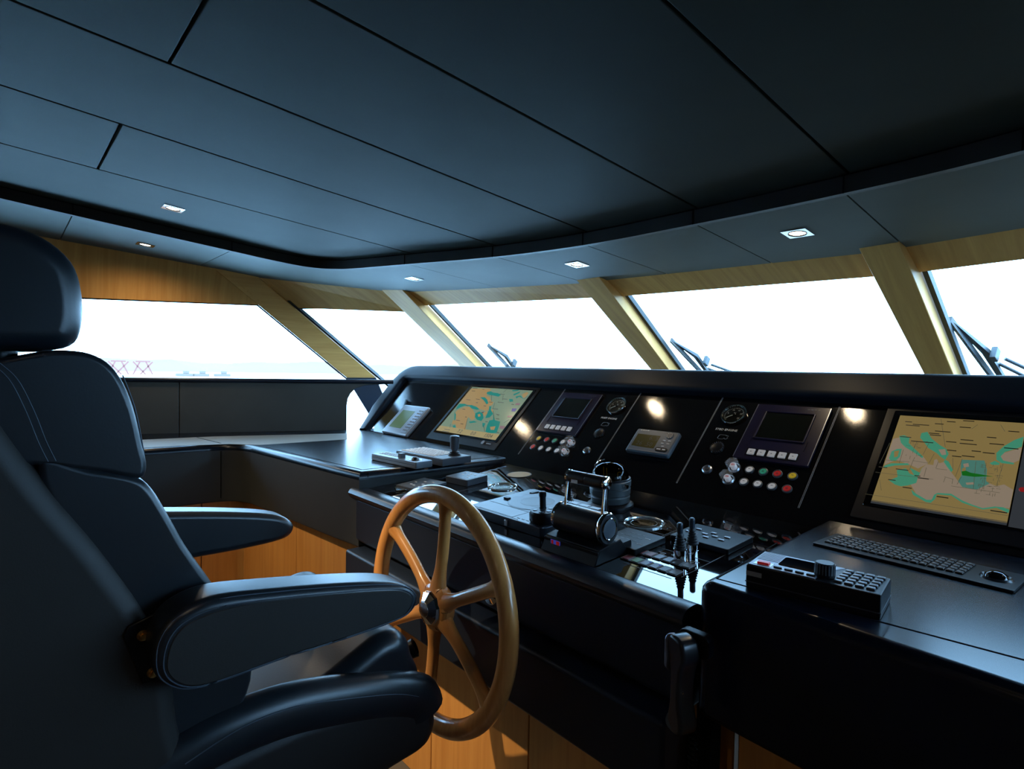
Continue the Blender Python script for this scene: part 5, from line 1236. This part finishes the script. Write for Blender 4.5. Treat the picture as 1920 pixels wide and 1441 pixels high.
# ================================================================ HELM CHAIR
ch = thing('helm_chair', 'high-backed midnight blue leather helm chair with two padded armrests', 'chair', T(-1.2, 0.15, 0))
def side(profile, x0, x1, r, seg=4, n=4):
    return MB().prism(smooth(profile, n) if n else profile, x0, x1, r, seg, SIDE)
wpart('headrest', side([(-0.14, 1.50), (-0.12, 1.60), (-0.06, 1.632), (0.0, 1.634), (0.045, 1.622), (0.078, 1.592), (0.090, 1.55), (0.090, 1.50), (0.076, 1.470), (0.03, 1.462), (-0.09, 1.462)], -1.365, -1.035, 0.050, 6), M['chair_leather'], ch)
wpart('headrest_seam', MB().tube([(-1.040 - 0.012, y, z) for y, z in smooth([(-0.10, 1.58), (-0.02, 1.617), (0.04, 1.607), (0.072, 1.575), (0.078, 1.52), (0.066, 1.482), (-0.02, 1.476), (-0.1, 1.49)], 5)], 0.0012, 5, closed=True), M['stitch'], ch)
wpart('upper_cushion', side([(-0.02, 1.43), (0.03, 1.458), (0.075, 1.462), (0.104, 1.452), (0.124, 1.428), (0.140, 1.385), (0.150, 1.335), (0.156, 1.300), (0.146, 1.284), (0.10, 1.298), (0.05, 1.310), (0.0, 1.33)], -1.445, -0.955, 0.045, 5), M['chair_leather'], ch)
wpart('lower_cushion', side([(0.035, 1.318), (0.09, 1.304), (0.140, 1.288), (0.162, 1.268), (0.185, 1.222), (0.205, 1.178), (0.232, 1.13), (0.258, 1.082), (0.29, 1.01), (0.30, 0.94), (0.26, 0.88), (0.17, 0.90), (0.12, 1.02), (0.07, 1.18)], -1.445, -0.955, 0.040, 5), M['chair_leather'], ch)
wpart('shell', side([(-0.09, 1.46), (-0.03, 1.44), (0.0, 1.373), (0.027, 1.321), (0.055, 1.271), (0.102, 1.194), (0.154, 1.094), (0.185, 1.01), (0.195, 0.92), (0.215, 0.80), (0.18, 0.72), (0.0, 0.70), (-0.15, 0.74), (-0.22, 1.0), (-0.20, 1.25), (-0.15, 1.42)], -1.462, -0.938, 0.028, 5), M['chair_panel'], ch)
wpart('collar', MB().box((-1.2, -0.03, 1.455), (0.20, 0.10, 0.06), 0.02, 3), M['chair_leather'], ch)
st = MB()
for dx in (0, 0.008):
    st.tube([(-0.9535 - 0.002, y + dx, z) for y, z in curve([(-0.012, 1.448), (0.008, 1.425), (0.024, 1.385), (0.036, 1.345), (0.046, 1.318)], 5)], 0.0010, 5)
st.tube([(-0.964, y, z) for y, z in curve([(0.128, 1.43), (0.142, 1.385), (0.151, 1.335), (0.155, 1.302)], 5)], 0.0010, 5)
st.tube([(-0.964, y, z) for y, z in curve([(0.158, 1.272), (0.182, 1.222), (0.202, 1.178), (0.228, 1.13), (0.254, 1.082)], 5)], 0.0010, 5)
wpart('back_stitching', st, M['stitch'], ch)

ARM = [(0.150, 1.045), (0.152, 1.078), (0.168, 1.104), (0.195, 1.118), (0.232, 1.122), (0.303, 1.113), (0.399, 1.098), (0.490, 1.080), (0.535, 1.064), (0.558, 1.040), (0.548, 1.016), (0.510, 1.006), (0.419, 1.002), (0.322, 1.002), (0.251, 0.998), (0.205, 0.998), (0.178, 1.006), (0.158, 1.024)]
PAN = [(0.164, 1.045), (0.168, 1.071), (0.180, 1.090), (0.200, 1.099), (0.227, 1.103), (0.265, 1.102), (0.353, 1.090), (0.454, 1.074), (0.520, 1.060), (0.540, 1.042), (0.532, 1.022), (0.508, 1.014), (0.419, 1.010), (0.322, 1.010), (0.251, 1.006), (0.207, 1.006), (0.185, 1.014), (0.171, 1.027)]
def armrest(x_out, x_in, lab):
    s = 1 if x_out > x_in else -1
    a = side(ARM, min(x_out, x_in), max(x_out, x_in), 0.016, 5)
    p = wpart('armrest', a, M['chair_leather'], ch, None, lab)
    q = MB().prism(smooth(PAN, 4), min(x_out - 0.010 * s, x_out + 0.0015 * s), max(x_out - 0.010 * s, x_out + 0.0015 * s), 0.001, 1, SIDE)
    wpart('side_panel', q, M['chair_panel'], ch, p)
    st = MB()
    c = [((PAN[k][0] + ARM[k][0]) / 2, (PAN[k][1] + ARM[k][1]) / 2) for k in range(len(PAN))]
    for f in (0.25, 0.75):
        c = [(PAN[k][0] + (ARM[k][0] - PAN[k][0]) * f, PAN[k][1] + (ARM[k][1] - PAN[k][1]) * f) for k in range(len(PAN))]
        st.tube([(x_out - (0.0006 if f < 0.5 else 0.006) * s, y, z) for y, z in smooth(c, 4)], 0.0010, 5, closed=True)
    wpart('stitching', st, M['stitch'], ch, p)
armrest(-0.868, -0.948, 'armrest on the near side')
armrest(-1.532, -1.452, 'armrest on the far side')
for s, x in ((1, -0.938), (-1, -1.462)):
    plate = [(0.124, 1.074), (0.131, 1.086), (0.158, 1.094), (0.20, 1.094), (0.20, 1.0), (0.147, 1.0)]
    pl = wpart('hinge_plate', MB().prism(plate, min(x, x + 0.006 * s), max(x, x + 0.006 * s), 0.001, 1, SIDE), M['black'], ch)
    for y, z in ((0.147, 1.069), (0.159, 1.013)):
        wpart('bolt', MB().lathe([(0, 0.006), (0.003, 0.006), (0.003, 0.004), (0.006, 0.005), (0.0075, 0.001), (0.0075, 0.0)], 18, T(x + 0.006 * s, y, z) @ Matrix.Rotation(R(90 * s), 4, 'Y')), M['brass'], ch, pl, 'brass bolt head')
wpart('seat_cushion', side([(0.16, 0.86), (0.30, 0.868), (0.42, 0.885), (0.49, 0.914), (0.54, 0.934), (0.58, 0.932), (0.605, 0.908), (0.615, 0.875), (0.632, 0.835), (0.63, 0.785), (0.55, 0.76), (0.16, 0.76)], -1.435, -0.962, 0.050, 6), M['chair_leather'], ch)
for s, x in ((1, -0.965), (-1, -1.435)):
    sec = [(0.032 * math.cos(2 * math.pi * k / 16), 0.045 * math.sin(2 * math.pi * k / 16)) for k in range(16)]
    p = curve([(x, 0.17, 0.846), (x, 0.25, 0.866), (x, 0.35, 0.868), (x, 0.45, 0.850), (x, 0.55, 0.825), (x, 0.615, 0.795), (x, 0.630, 0.765)], 5)
    wpart('side_bolster', MB().sweep(p, sec, (0, 0, 1)), M['chair_leather'], ch)
wpart('seat_base', side([(0.10, 0.84), (0.24, 0.842), (0.352, 0.847), (0.421, 0.846), (0.497, 0.833), (0.572, 0.809), (0.628, 0.782), (0.655, 0.75), (0.648, 0.711), (0.622, 0.69), (0.56, 0.682), (0.40, 0.665), (0.1, 0.66), (0.06, 0.75)], -1.465, -0.942, 0.030, 5), M['chair_panel2'], ch)
wpart('seat_stitching', MB().tube([(-0.9335, y, z) for y, z in curve([(0.20, 0.862), (0.28, 0.885), (0.36, 0.886), (0.45, 0.866), (0.55, 0.838), (0.60, 0.815)], 5)], 0.001, 5), M['stitch'], ch)
wpart('adjusting_knob', MB().lathe([(0.018, 0.0), (0.020, 0.03), (0.021, 0.05), (0.016, 0.052), (0.015, 0.02), (0, 0.02)], 24, T(-1.12, 0.655, 0.800) @ Matrix.Rotation(R(-60), 4, 'X') @ Matrix.Rotation(R(30), 4, 'Y')), M['black'], ch)
wpart('pedestal', MB().lathe([(0.0, 0.0), (0.26, 0.0), (0.26, 0.02), (0.10, 0.05), (0.08, 0.09), (0.075, 0.66), (0, 0.66)], 40, T(-1.2, 0.28, 0)), M['steel'], ch)
